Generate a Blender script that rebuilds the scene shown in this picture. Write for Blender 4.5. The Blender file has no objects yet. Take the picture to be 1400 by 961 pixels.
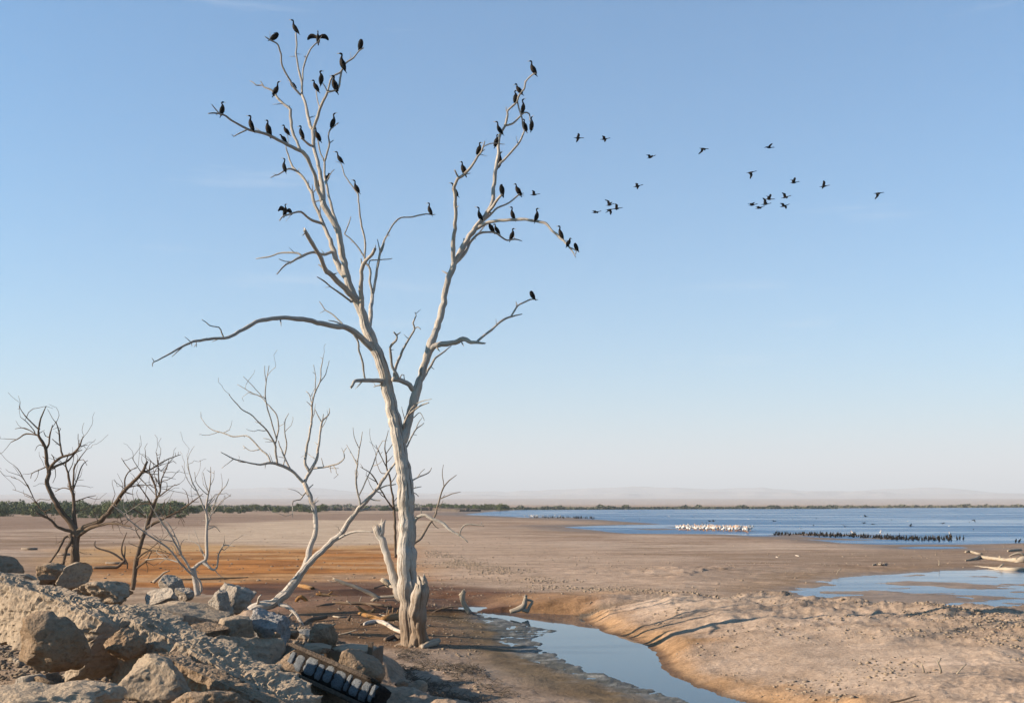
import bpy, math, random
import numpy as np
from mathutils import Vector, Matrix

R = math.radians
F, CH, HV = 1500.0, 4.8, 688.0        # focal length in photo pixels, eye height, horizon row (1400x961 photo)
scene = bpy.context.scene
col = scene.collection
rng = random.Random(7)
nrg = np.random.RandomState(11)

# ------------------------------------------------------------------ camera
cam_d = bpy.data.cameras.new("camera")
cam = bpy.data.objects.new("camera", cam_d); col.objects.link(cam)
cam.location = (0, 0, CH); cam.rotation_euler = (R(90), 0, 0)
cam_d.sensor_width = 36; cam_d.lens = 36 * F / 1400
cam_d.shift_y = (HV - 480.5) / 1400
cam_d.clip_start = 0.1; cam_d.clip_end = 60000
scene.camera = cam

# ------------------------------------------------------------------ sky, sun, exposure
SUN_EL, SUN_AZ = 21.0, 6.0      # the sun stands to the left; AZ: degrees its light turns away from +X, away from the camera
world = bpy.data.worlds.new("World"); scene.world = world
world.use_nodes = True
wn, wl = world.node_tree.nodes, world.node_tree.links
wn.clear()
sky = wn.new("ShaderNodeTexSky"); sky.sky_type = 'NISHITA'; sky.sun_disc = False
ldir = Vector((math.cos(R(SUN_AZ)) * math.cos(R(SUN_EL)), math.sin(R(SUN_AZ)) * math.cos(R(SUN_EL)), -math.sin(R(SUN_EL))))
sdir = -ldir
sky.sun_elevation = R(SUN_EL)
sky.sun_rotation = math.atan2(sdir.x, sdir.y)
sky.air_density = 1.0; sky.dust_density = .8; sky.ozone_density = 4.0; sky.altitude = 0
bg = wn.new("ShaderNodeBackground"); bg.inputs[1].default_value = 0.058
wo = wn.new("ShaderNodeOutputWorld")
# thin cirrus wisps, laid out on the sky directions
tint = wn.new("ShaderNodeMix"); tint.data_type = 'RGBA'; tint.blend_type = 'MULTIPLY'; tint.inputs['Factor'].default_value = 1; tint.inputs['B'].default_value = (.18, .80, 1.02, 1)
tc = wn.new("ShaderNodeTexCoord"); mp = wn.new("ShaderNodeMapping"); mp.inputs['Scale'].default_value = (2.2, 2.2, 26.0); mp.inputs['Rotation'].default_value = (0, R(-7), 0)
nz = wn.new("ShaderNodeTexNoise"); nz.inputs['Scale'].default_value = 1.7; nz.inputs['Detail'].default_value = 7; nz.inputs['Roughness'].default_value = .6
mr = wn.new("ShaderNodeMapRange"); mr.inputs[1].default_value = .62; mr.inputs[2].default_value = .84; mr.inputs[3].default_value = 0; mr.inputs[4].default_value = .28
mx = wn.new("ShaderNodeMix"); mx.data_type = 'RGBA'; mx.inputs['B'].default_value = (4.6, 4.8, 5.2, 1)
wl.new(tc.outputs['Generated'], mp.inputs[0]); wl.new(mp.outputs[0], nz.inputs['Vector']); wl.new(nz.outputs[0], mr.inputs[0])
wl.new(mr.outputs[0], mx.inputs['Factor']); wl.new(sky.outputs[0], tint.inputs['A']); wl.new(tint.outputs['Result'], mx.inputs['A']); wl.new(mx.outputs['Result'], bg.inputs[0])
wl.new(bg.outputs[0], wo.inputs[0])
sun_d = bpy.data.lights.new("sun", 'SUN'); sun_d.energy = 5.0; sun_d.angle = R(0.5); sun_d.color = (1.0, .83, .64)
sun = bpy.data.objects.new("sun", sun_d); col.objects.link(sun)
sun.rotation_euler = ldir.to_track_quat('-Z', 'Y').to_euler()
vs = scene.view_settings
vs.view_transform = 'Standard'; vs.look = 'None'; vs.exposure = 1.72; vs.gamma = 1; vs.use_curve_mapping = False
scene.cycles.use_denoising = True
scene.cycles.volume_bounces = 0
scene.cycles.max_bounces = 6

# ------------------------------------------------------------------ helpers
def P(u, v, d):
    return np.array(((u - 700) * d / F, d, CH - (v - HV) * d / F))
def G(u, v, z=0.0):
    return P(u, v, (CH - z) * F / (v - HV))

def _h(ix, iy, iz, s):
    n = (ix.astype(np.int64) * 374761393 + iy.astype(np.int64) * 668265263 + iz.astype(np.int64) * 2147483647 + s * 1274126177) & 0xffffffff
    n = ((n ^ (n >> 13)) * 1274126177) & 0xffffffff
    n = ((n ^ (n >> 16)) * 2246822519) & 0xffffffff
    return ((n ^ (n >> 15)) & 0xffffff) / float(0xffffff) * 2 - 1
def vnoise(x, y, z=None, s=0):
    x = np.asarray(x, float); y = np.asarray(y, float)
    z = np.zeros_like(x) if z is None else np.asarray(z, float)
    ix, iy, iz = np.floor(x), np.floor(y), np.floor(z)
    fx, fy, fz = x - ix, y - iy, z - iz
    fx = fx * fx * (3 - 2 * fx); fy = fy * fy * (3 - 2 * fy); fz = fz * fz * (3 - 2 * fz)
    r = 0
    for dz in (0, 1):
        wz = fz if dz else 1 - fz
        for dy in (0, 1):
            wy = fy if dy else 1 - fy
            r = r + wz * wy * ((1 - fx) * _h(ix, iy + dy, iz + dz, s) + fx * _h(ix + 1, iy + dy, iz + dz, s))
    return r
def fbm(x, y, z=None, s=0, o=4, g=.5):
    r, a = 0, 1.0
    for k in range(o):
        f = 2.03 ** k
        r = r + a * vnoise(np.asarray(x) * f, np.asarray(y) * f, None if z is None else np.asarray(z) * f, s + 17 * k)
        a *= g
    return r
def sstep(a, b, x):
    t = np.clip((x - a) / (b - a), 0, 1)
    return t * t * (3 - 2 * t)
def sdf(poly, x, y):                      # signed distance, negative inside
    poly = np.asarray(poly)[:, :2]
    d = np.full(x.shape, 1e18); s = np.ones(x.shape)
    n = len(poly)
    for i in range(n):
        a, b = poly[i], poly[i - 1]
        ex, ey = b[0] - a[0], b[1] - a[1]
        wx, wy = x - a[0], y - a[1]
        t = np.clip((wx * ex + wy * ey) / (ex * ex + ey * ey + 1e-12), 0, 1)
        d = np.minimum(d, (wx - ex * t) ** 2 + (wy - ey * t) ** 2)
        c1, c2, c3 = y >= a[1], y < b[1], ex * wy > ey * wx
        flip = (c1 & c2 & c3) | (~c1 & ~c2 & ~c3)
        s = np.where(flip, -s, s)
    return s * np.sqrt(d)

def mesh_np(name, v, f, smooth=True):
    me = bpy.data.meshes.new(name)
    v = np.asarray(v, np.float32)
    if isinstance(f, np.ndarray):
        k = f.shape[1]
        me.vertices.add(len(v)); me.vertices.foreach_set("co", v.ravel())
        me.loops.add(f.size); me.loops.foreach_set("vertex_index", f.ravel().astype(np.int32))
        me.polygons.add(len(f)); me.polygons.foreach_set("loop_start", np.arange(0, f.size, k, dtype=np.int32))
        me.update(calc_edges=True); me.validate()
    else:
        me.from_pydata(v.tolist(), [], f); me.update()
    if smooth:
        me.polygons.foreach_set("use_smooth", np.ones(len(me.polygons), bool))
    return me
def put(name, me, mat=None, parent=None, label=None, cat=None, group=None, kind=None, loc=None):
    o = bpy.data.objects.new(name, me); col.objects.link(o)
    if mat is not None and me is not None and len(me.materials) == 0: me.materials.append(mat)
    if parent is not None: o.parent = parent
    if loc is not None: o.location = loc
    if cat and not kind: kind = "thing"
    for k, val in (("label", label), ("category", cat), ("group", group), ("kind", kind)):
        if val: o[k] = val
    return o
def empty(name, loc, **kw):
    o = put(name, None, **kw); o.location = loc; o.empty_display_size = .2
    return o

# ------------------------------------------------------------------ materials
class NT:
    def __init__(s, name):
        s.m = bpy.data.materials.new(name); s.m.use_nodes = True
        s.n, s.l = s.m.node_tree.nodes, s.m.node_tree.links
        s.b = s.n["Principled BSDF"]
    def add(s, t, **kw):
        nd = s.n.new("ShaderNode" + t)
        for k, v in kw.items():
            if hasattr(nd, k): setattr(nd, k, v)
            else: nd.inputs[k.replace('_', ' ')].default_value = v
        return nd
    def noise(s, vec, scale, detail=5, rough=.55):
        nd = s.add("TexNoise", Scale=scale, Detail=detail, Roughness=rough)
        if vec is not None: s.l.new(vec, nd.inputs['Vector'])
        return nd.outputs[0]
    def mapping(s, vec, scale):
        nd = s.add("Mapping"); nd.inputs['Scale'].default_value = scale; s.l.new(vec, nd.inputs[0]); return nd.outputs[0]
    def rng(s, x, a, b, c, d):
        nd = s.add("MapRange"); 
        for i, v in enumerate((a, b, c, d)): nd.inputs[i + 1].default_value = v
        s.l.new(x, nd.inputs[0]); return nd.outputs[0]
    def mix(s, f, a, b, mode='MIX'):
        nd = s.add("Mix"); nd.data_type = 'RGBA'; nd.blend_type = mode
        for k, v in (('Factor', f), ('A', a), ('B', b)):
            if isinstance(v, (int, float)): nd.inputs[k].default_value = v
            elif isinstance(v, tuple): nd.inputs[k].default_value = (*v, 1)[:4]
            else: s.l.new(v, nd.inputs[k])
        return nd.outputs['Result']
    def math(s, op, a, b):
        nd = s.add("Math"); nd.operation = op
        for i, v in enumerate((a, b)):
            if isinstance(v, (int, float)): nd.inputs[i].default_value = v
            else: s.l.new(v, nd.inputs[i])
        return nd.outputs[0]
    def bump(s, h, strength, dist, prev=None):
        nd = s.add("Bump"); nd.inputs['Strength'].default_value = strength; nd.inputs['Distance'].default_value = dist
        s.l.new(h, nd.inputs['Height'])
        if prev is not None: s.l.new(prev, nd.inputs['Normal'])
        return nd.outputs[0]
    def out(s, **kw):
        for k, v in kw.items():
            k = k.replace('_', ' ')
            if isinstance(v, (int, float)): s.b.inputs[k].default_value = v
            elif isinstance(v, tuple): s.b.inputs[k].default_value = (*v, 1)[:4]
            else: s.l.new(v, s.b.inputs[k])
        return s.m

def ground_mat():
    t = NT("ground")
    a = t.add("Attribute", attribute_name="col"); w = t.add("Attribute", attribute_name="wet")
    pos = t.add("NewGeometry").outputs['Position']
    n1 = t.noise(pos, 9.0, 6, .65); n2 = t.noise(pos, 1.3, 5, .6); n3 = t.noise(t.mapping(pos, (.12, .3, .3)), 1.0, 6, .6)
    n4 = t.noise(pos, 38.0, 3, .6)
    c = t.mix(t.rng(n1, .3, .7, 0, 1), (.70, .68, .66), (1.26, 1.24, 1.22)); c = t.mix(1.0, a.outputs['Color'], c, 'MULTIPLY')
    c2 = t.mix(t.rng(n2, .3, .7, 0, 1), (.80, .78, .76), (1.16, 1.15, 1.14)); c = t.mix(1.0, c, c2, 'MULTIPLY')
    c3 = t.mix(t.rng(n3, .35, .65, 0, 1), (.84, .82, .80), (1.14, 1.14, 1.14)); c = t.mix(1.0, c, c3, 'MULTIPLY')
    # sharp-edged salt crust patches and dark damp drift lines
    n5 = t.noise(t.mapping(pos, (.22, .5, .3)), 1.0, 9, .72); n6 = t.noise(t.mapping(pos, (.10, .55, .3)), 1.7, 9, .70)
    c = t.mix(t.rng(n5, .565, .60, 0, .42), c, t.mix(1.0, c, (1.55, 1.52, 1.5), 'MULTIPLY'))
    c = t.mix(t.rng(n6, .575, .61, 0, .5), c, t.mix(1.0, c, (.58, .53, .50), 'MULTIPLY'))
    # small dark crumbs of dried mud
    c = t.mix(t.rng(n4, .62, .70, 0, .5), c, (.10, .075, .055))
    b = t.bump(n2, .5, .10); b = t.bump(n1, .75, .045, b); b = t.bump(n4, .6, .015, b)
    rough = t.math('SUBTRACT', .95, t.math('MULTIPLY', w.outputs['Fac'], .55))
    return t.out(Base_Color=c, Roughness=rough, Normal=b, Specular_IOR_Level=t.math('ADD', .03, t.math('MULTIPLY', w.outputs['Fac'], .3)))
M = {}
M['ground'] = ground_mat()

def water_mat(name, base, rough, bscale, bstr, bdist, stretch=(1, 1, 1), spec=.5):
    t = NT(name)
    pos = t.add("NewGeometry").outputs['Position']
    v = t.mapping(pos, stretch)
    n = t.noise(v, bscale, 4, .6); big = t.noise(t.mapping(pos, (.012, .05, .1)), 1.0, 4, .6)
    st = t.rng(big, .42, .56, .04, 1.0)
    nd = t.add("Bump"); nd.inputs['Distance'].default_value = bdist
    t.l.new(n, nd.inputs['Height']); t.l.new(t.math('MULTIPLY', st, bstr), nd.inputs['Strength'])
    return t.out(Base_Color=base, Roughness=t.rng(big, .40, .54, rough * .5, rough) , Normal=nd.outputs[0], IOR=1.33, Specular_IOR_Level=spec)
M['lake'] = water_mat("lake_water", (.022, .075, .16), .33, .8, 1.0, .6, (1, .6, 1), .5)
M['pool'] = water_mat("pool_water", (.028, .045, .06), .02, 3.0, .04, .02)
M['pond'] = water_mat("pond_water", (.02, .06, .12), .22, 3.0, .25, .04, (.6, 1, 1))

def wood_mat(name, pale, dark, grey, base=None, patch=.5, bump=.6):
    t = NT(name)
    uv = t.add("UVMap").outputs[0]; pos = t.add("NewGeometry").outputs['Position']
    st = t.noise(t.mapping(uv, (14, 1.1, 1)), 1.0, 6, .65); fine = t.noise(t.mapping(uv, (40, 3.0, 1)), 1.0, 4, .6)
    n = t.noise(pos, 1.6, 5, .6); n2 = t.noise(pos, 7.0, 4, .6)
    c = t.mix(t.rng(n, .40, .66, 0, patch), pale, grey)
    c = t.mix(t.rng(st, .50, .66, 0, .55), c, dark); sp = t.noise(t.mapping(uv, (26, .55, 1)), 1.0, 3, .5); c = t.mix(t.rng(sp, .585, .63, 0, .85), c, tuple(q * .55 for q in dark))
    vor = t.add("TexVoronoi", Scale=1.0); t.l.new(t.mapping(uv, (5, .9, 1)), vor.inputs['Vector']); c = t.mix(t.rng(vor.outputs['Distance'], .05, .16, .75, 0), c, dark)
    c = t.mix(t.rng(n2, .62, .74, 0, .55), c, dark)
    if base:
        sep = t.add("SeparateXYZ"); t.l.new(pos, sep.inputs[0])
        zz = t.math('ADD', sep.outputs[2], t.math('MULTIPLY', n, 1.2))
        c = t.mix(t.rng(zz, 1.2, 3.4, .85, 0), c, t.mix(t.rng(st, .4, .65, 0, 1), base, dark))
    b = t.bump(sp, -bump, .05); b = t.bump(st, bump, .05, b); b = t.bump(fine, bump * .6, .02, b); b = t.bump(n2, bump * .6, .06, b)
    return t.out(Base_Color=c, Roughness=.85, Normal=b, Specular_IOR_Level=.08)
M['pale_wood'] = wood_mat("pale_wood", (.42, .37, .315), (.17, .122, .085), (.34, .315, .29), (.17, .118, .076), .8, 1.0)
M['white_wood'] = wood_mat("white_wood", (.46, .40, .34), (.20, .14, .10), (.34, .315, .29), None, .6, .9)
M['brown_wood'] = wood_mat("brown_wood", (.12, .082, .055), (.042, .029, .02), (.17, .13, .10), None, .7)
M['mid_wood'] = wood_mat("mid_wood", (.20, .15, .11), (.08, .055, .038), (.24, .21, .18), None, .7)
M['orange_wood'] = wood_mat("orange_wood", (.25, .125, .040), (.08, .042, .018), (.25, .19, .13), None, .6)
M['drift_wood'] = wood_mat("drift_wood", (.33, .27, .20), (.13, .09, .06), (.25, .225, .20), None, .6)

def rock_mat(name, c1, c2, c3, scale=2.0, bump=.8):
    t = NT(name)
    oi = t.add("ObjectInfo"); pos = t.add("NewGeometry").outputs['Position']
    n = t.noise(pos, scale, 6, .62); n2 = t.noise(pos, scale * 7, 5, .65)
    vor = t.add("TexVoronoi", Scale=scale * 11); t.l.new(pos, vor.inputs['Vector'])
    c = t.mix(t.rng(n, .36, .64, 0, 1), c1, c2)
    c = t.mix(t.rng(n2, .48, .70, 0, .8), c, c3)
    c = t.mix(t.rng(vor.outputs['Color'], .75, 1.0, 0, .45), c, (c1[0] * 1.5, c1[1] * 1.5, c1[2] * 1.5))
    k = t.rng(oi.outputs['Random'], 0, 1, .8, 1.15); kc = t.add("CombineColor")
    for i in range(3): t.l.new(k, kc.inputs[i])
    c = t.mix(1.0, c, kc.outputs[0], 'MULTIPLY')
    sepn = t.add("SeparateXYZ"); t.l.new(t.add("NewGeometry").outputs['Normal'], sepn.inputs[0])
    dust = t.math('MULTIPLY', t.rng(sepn.outputs[2], .35, .85, 0, 1), t.rng(n, .35, .6, .15, .7)); c = t.mix(dust, c, (max(c1[0], c2[0]) * 1.05 + .02, max(c1[1], c2[1]) * 1.03 + .015, max(c1[2], c2[2]) + .01))
    lay = t.noise(t.mapping(pos, (1.2, 1.2, 14)), scale * .8, 4, .6)
    b = t.bump(n2, bump, .05); b = t.bump(vor.outputs['Distance'], bump * .45, .03, b); b = t.bump(lay, bump * .6, .04, b)
    return t.out(Base_Color=c, Roughness=.95, Normal=b, Specular_IOR_Level=.05)
M['concrete'] = rock_mat("rubble_concrete", (.30, .235, .17), (.245, .19, .14), (.15, .112, .082), 1.6)
M['rock_brown'] = rock_mat("rock_brown", (.19, .13, .082), (.235, .175, .125), (.10, .072, .05), 2.0, 1.0)
M['rock_pale'] = rock_mat("rock_pale", (.30, .26, .215), (.25, .21, .175), (.15, .12, .10), 2.2)
M['rock_grey'] = rock_mat("rock_grey", (.20, .195, .19), (.29, .28, .27), (.11, .10, .095), 2.2, 1.0)
M['tar'] = rock_mat("dark_tar", (0.016, 0.014, 0.013), (0.026, 0.021, 0.018), (0.010, 0.008, 0.008), 3)
M['tile'] = rock_mat("pale_block", (.12, .135, .155), (.17, .185, .20), (.05, .05, .052), 6, .8)
M['dirt'] = rock_mat("dark_dirt", (.085, .066, .052), (.06, .048, .04), (.12, .097, .078), 2, 1.0)
M['clod'] = rock_mat("clod", (.22, .17, .125), (.16, .12, .085), (.28, .225, .175), 4, .5)
M['litter'] = rock_mat("litter", (0.070, 0.058, 0.048), (0.141, 0.115, 0.090), (0.038, 0.032, 0.029), 6, .3)

def simple(name, c, rough=.8, var=.25, scale=20):
    t = NT(name); pos = t.add("TexCoord").outputs['Object']
    n = t.noise(pos, scale, 4, .6)
    return t.out(Base_Color=t.mix(n, tuple(x * (1 - var) for x in c), tuple(x * (1 + var) for x in c)), Roughness=rough, Specular_IOR_Level=.06)
M['feather'] = simple("dark_feather", (.008, .0075, .007), .7, .5)
M['feather_brown'] = simple("brown_feather", (.024, .017, .012), .7, .5)
M['bill'] = simple("bill", (.45, .30, .10), .6)
M['white'] = simple("white_feather", (.48, .465, .44), .8, .1)
M['bill_orange'] = simple("bill_orange", (.55, .25, .08), .6)
def leaf_mat(name, a, b):
    t = NT(name); oi = t.add("ObjectInfo").outputs['Random']; pos = t.add("NewGeometry").outputs['Position']
    n = t.noise(pos, .7, 3, .6)
    c = t.mix(t.rng(n, .35, .65, 0, 1), a, b); c = t.mix(t.math('MULTIPLY', oi, .5), c, (b[0] * 1.3, b[1] * 1.1, b[2]))
    return t.out(Base_Color=c, Roughness=.7, Specular_IOR_Level=.25)
M['leaf'] = leaf_mat("bush_leaf", (.040, .062, .020), (.085, .105, .032))
M['far_leaf'] = leaf_mat("far_leaf", (.045, .052, .032), (.075, .075, .045))
M['hill'] = simple("hill_rock", (.34, .30, .28), .95, .2, .004)

# ------------------------------------------------------------------ terrain
def GW(pts, z=0.0): return np.array([G(u, v, z)[:2] for u, v in pts])
LAKE = GW([(640, 703.3), (700, 706), (760, 709), (800, 709.5), (845, 712.3), (890, 715.3), (905, 716.6), (860, 717.3), (815, 718.2), (776, 720.3), (795, 723), (825, 727),
           (860, 729.2), (920, 729.7), (975, 729.8), (1005, 731.2), (1040, 734), (1075, 736), (1110, 738.3), (1150, 742), (1200, 744), (1250, 744.3), (1310, 743.8), (1400, 741), (1560, 739),
           (1600, 693.0), (1300, 694.0), (1000, 695.6), (720, 696.8), (680, 699)], -.1)
BARS = [GW(p, -.1) for p in ([(1040, 731), (1100, 728.7), (1160, 730.5), (1210, 732), (1130, 732.6), (1075, 733)], [(1165, 735.4), (1215, 734.8), (1255, 736.6), (1210, 737.4)],
        [(905, 719.5), (960, 720.3), (1020, 723.5), (960, 723.6)], [(715, 707.4), (770, 707), (812, 708.8), (770, 709.6)], [(860, 722.8), (910, 722.3), (935, 723.6), (890, 724.4)],
        [(1000, 733.4), (1080, 732), (1150, 736), (1200, 738.6), (1120, 738), (1050, 735)])]
PUD = GW([(1225, 748.3), (1260, 746.8), (1310, 747.4), (1322, 748.8), (1280, 750.3), (1245, 750)], -.1)
POOL = GW([(652, 838), (690, 837), (740, 838.5), (785, 840.5), (800, 850), (826, 865), (860, 873), (884, 884), (896, 893), (903, 908), (914, 920), (945, 936), (985, 951), (1030, 963), (1100, 990), (1200, 1040),
           (1120, 1060), (1010, 992), (935, 960), (860, 936), (800, 918), (765, 902), (740, 890), (715, 874), (735, 866), (760, 862), (720, 858), (680, 850)], -.12)
SCUM = GW([(648, 836), (668, 856), (682, 876), (712, 896), (760, 916), (830, 940), (930, 966), (1000, 985), (1000, 975), (940, 955), (860, 934), (800, 914), (765, 898), (745, 886), (735, 872), (760, 862), (730, 854), (690, 846)], -.12)
PUDS = [GW(p, -.1) for p in ([(554, 818.6), (580, 817.4), (612, 817.6), (614, 820), (585, 821.6), (558, 821.4)], [(468, 819), (488, 817.8), (508, 818.4), (500, 820.2), (478, 820.6)], [(622, 829.5), (645, 826.5), (660, 830), (652, 836), (630, 835.5)], [(510, 815.6), (536, 814.4), (548, 815.5), (530, 817)])]
POND = GW([(1075, 809), (1102, 804), (1140, 800), (1122, 795), (1160, 789), (1210, 785), (1250, 783), (1300, 779.5), (1400, 777), (1560, 775), (1560, 838), (1400, 832), (1250, 833), (1180, 827), (1120, 816)], -.06)
ISL = [GW(p, -.06) for p in ([(1180, 797.5), (1240, 793.5), (1310, 796), (1372, 801), (1300, 802.5), (1230, 799.5)], [(1095, 810.5), (1150, 807.5), (1200, 806.5), (1238, 809.5), (1190, 811.5), (1130, 812)],
       [(1130, 817), (1200, 812.5), (1290, 812), (1360, 823), (1270, 826.5), (1180, 823)])]
POOLC = GW([(660, 838), (760, 850), (790, 880), (860, 920), (990, 961), (1160, 1040)], -.12)
RIDGE = GW([(590, 752), (640, 772), (720, 790), (820, 806), (940, 823), (1060, 829), (1180, 838), (1300, 862), (1400, 888), (1560, 940)], .2)
CTRL = [P(u, v, d) for u, v, d in ((0, 975, 13), (150, 970, 14), (300, 966, 16), (400, 963, 18), (520, 961, 21.5), (560, 961, 24.4), (-60, 835, 21), (0, 838, 20.5), (100, 852, 20), (200, 882, 20), (300, 915, 20), (380, 958, 19.5),
        (60, 790, 26), (150, 795, 27), (220, 803, 28), (300, 838, 28), (350, 858, 29), (430, 882, 28), (490, 900, 27), (0, 765, 34), (100, 778, 42), (180, 800, 40), (270, 806, 39), (330, 842, 38), (-80, 750, 30), (-150, 745, 36),
        (60, 885, 17), (200, 918, 16.5), (50, 930, 14.5), (120, 960, 13))]
CTRL += [np.array(p) for p in ((0, 0, 3.0), (-10, 3, 3.2), (-20, 8, 3.4), (-30, 20, 3.3), (-34, 36, 2.6), (10, 0, 2.2), (-4, 10, 2.3), (0, 9, 1.9), (0, 15, .7), (2, 20, .12), (8, 12, .5), (14, 8, 1.0), (20, 0, 1.6), (-20, -20, 3.2), (10, -20, 2.6))]
def zero(u, d): return np.array(((u - 700) * d / F, d, 0.0))
CTRL += [zero(u, d) for u, d in ((395, 46), (440, 41), (490, 36), (540, 32), (600, 29), (640, 27), (690, 27), (-100, 78), (0, 70), (100, 60), (200, 54), (300, 50), (330, 60), (480, 46), (560, 38), (620, 34), (-300, 80), (760, 24), (820, 22), (900, 20))]
CTRL += [np.array((x, y, 0.)) for x, y in ((14, 16), (22, 10), (30, 4), (40, 20), (20, 25), (6, 30), (0, 40), (-10, 65), (-30, 75), (-50, 60), (30, 40), (60, 0), (-60, 80), (0, 60))]
CTRL = np.array(CTRL)
def bank(x, y):
    ws = np.zeros_like(x); s = np.zeros_like(x)
    for cx, cy, cz in CTRL:
        w = 1.0 / (((x - cx) ** 2 + (y - cy) ** 2) + .25) ** 1.9
        ws += w; s += w * cz
    return s / ws

def terrain(x, y, full=True):
    x = np.asarray(x, float); y = np.asarray(y, float)
    z = .030 * fbm(x * .05, y * .05, s=1, o=3) + .012 * fbm(x * .4, y * .4, s=2, o=3)
    near = (np.abs(y - 30) < 75) & (x > -75) & (x < 75)
    bk = np.zeros_like(x)
    if near.any():
        bk[near] = bank(x[near], y[near]) * sstep(90, 70, y[near]) * sstep(75, 55, np.abs(x[near]))
    bz = sstep(.05, .6, bk)
    z = z + bk + bz * (.16 * fbm(x * .9, y * .9, s=3, o=5, g=.55) + .05 * np.abs(fbm(x * 4, y * 4, s=4, o=3)))
    # ridge of clods and the dune
    pool = np.full(x.shape, 50.); pond = np.full(x.shape, 50.); ridge = np.full(x.shape, 50.)
    m = (y > 12) & (y < 125) & (x > -20) & (x < 75)
    if m.any():
        xm, ym = x[m], y[m]
        jit = .22 * fbm(xm * 1.1, ym * 1.1, s=5, o=4)
        pool[m] = sdf(POOL, xm, ym) + .09 * fbm(xm * 1.9, ym * 1.9, s=18, o=4); pond[m] = sdf(POND, xm, ym) + jit * 2.0
        rd = np.full(xm.shape, 1e9)
        for i in range(len(RIDGE) - 1):
            a, b = RIDGE[i], RIDGE[i + 1]; e = b - a
            t = np.clip(((xm - a[0]) * e[0] + (ym - a[1]) * e[1]) / (e @ e), 0, 1)
            rd = np.minimum(rd, np.hypot(xm - a[0] - e[0] * t, ym - a[1] - e[1] * t))
        ridge[m] = rd
    xc = np.interp(y, POOLC[::-1, 1], POOLC[::-1, 0])
    side = sstep(-.5, 1.0, x - xc) * sstep(47.5, 46.5, y)          # right bank of the pool
    far = sstep(46.5, 48.5, y) * sstep(-12, -8, x) * sstep(12, 4, x)
    dune = (.38 + .08 * fbm(x * .12, y * .12, s=6, o=3)) * sstep(.0, 4.0, pool) * side * sstep(80, 50, y) * sstep(1, 9, pond)
    z = z + dune + .04 * np.exp(-(ridge / 2.0) ** 2) * (1 + .4 * fbm(x * 1.5, y * 1.5, s=8)) * sstep(.3, 1.5, pool) * sstep(3, 8, pond)
    z = z + far * .22 * sstep(0, 2.0, pool) * sstep(64, 54, y) * (x < 30)
    z = z + side * .03 * fbm(x * 1.7, y * 1.7, s=19, o=4) * sstep(.2, .9, pool) * sstep(5, 2, pool)
    # pool basin: steep right bank, wide wet flat on the left
    wl_ = -.12 + .03 * fbm(x * 1.6, y * 1.6, s=9, o=4) * (1 - side)
    flat = np.where(pool > 0, wl_ + .004 + .035 * np.clip(pool, 0, 4) , -.12 + .22 * pool)
    inside = np.maximum(-.5, -.12 + .25 * pool + (1 - side) * (1 - far) * (.045 * fbm(x * 2.2, y * 1.4, s=10, o=4) + .0))
    onleft = (1 - side) * (1 - far) * sstep(5, 1.5, pool) * sstep(.9, .3, bk)
    z = np.where(pool > 0, z * (1 - onleft) + flat * onleft, np.minimum(z, inside))
    edge = sstep(0, 1.1, pool)
    z = np.where((pool > 0) & (onleft < .5), -.12 + (z + .12) * edge + .02 * edge, z)
    # ragged scum shallows on the pool's left, small puddles in the brown mud
    if m.any():
        sc_ = np.full(x.shape, 9.); xm_, ym_ = x[m], y[m]; sc_[m] = sdf(SCUM, xm_, ym_) + .25 * fbm(xm_ * 1.3, ym_ * 1.3, s=14, o=3)
        ks = sstep(.25, -.25, sc_); zs = -.118 + .030 * fbm(x * 2.6, y * 3.2, s=15, o=5, g=.65) + .014
        z = z * (1 - ks) + zs * ks
        pu = np.full(x.shape, 9.)
        for p in PUDS: pu[m] = np.minimum(pu[m], sdf(p, xm_, ym_) + .25 * fbm(xm_ * .8, ym_ * .8, s=16, o=3))
        z = np.minimum(z, -.12 + np.where(pu < 0, .10 * pu, .16 * pu))
    else: ks = np.zeros_like(x); pu = ks + 9
    # pond
    pin = -.06 + np.clip(pond * .05, -.055, .5) + np.where(pond < 0, .085 * fbm(x * .22, y * .7, s=25, o=5, g=.6) * sstep(0, -2, pond), 0)
    isl = np.full(x.shape, 50.)
    if m.any():
        q = np.full(xm.shape, 50.)
        for p in ISL: q = np.minimum(q, sdf(p, xm, ym) + jit * 2.5)
        isl[m] = q
    pin = np.where(pond < 0, np.maximum(pin, -.06 + np.clip(-isl * .03, -.3, .035)), pin)
    z = np.where(pond < 8, np.minimum(z, np.maximum(pin, -.4)), z)
    # lake
    lk = np.full(x.shape, 500.); m2 = (y > 95)
    if m2.any():
        xm, ym = x[m2], y[m2]
        sc = np.clip(ym / 150, .5, 6)
        j = 2.0 * sc * fbm(xm * .06 / sc, ym * .06 / sc, s=12, o=4)
        q = sdf(LAKE, xm, ym) + j
        for p in BARS: q = np.maximum(q, -(sdf(p, xm, ym) + .5 * j))
        q = np.minimum(q, sdf(PUD, xm, ym) + .3 * j)
        lk[m2] = q
    w = np.clip(y / 60, 1, 20)
    z = np.where(lk < 30, np.minimum(np.maximum(z, -.03), -.1 + np.clip(lk / w * .045, -.4, .4)), np.maximum(z, np.where((y > 95), -.05, -9)))
    info = dict(pool=pool, pond=pond, isl=isl, lake=lk, bank=bk, side=side, far=far, ridge=ridge, onleft=onleft, dune=dune, scum=ks, pud=pu)
    return (z, info) if full else z
def gz(x, y):
    return float(terrain(np.array([x]), np.array([y]), False)[0])

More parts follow.
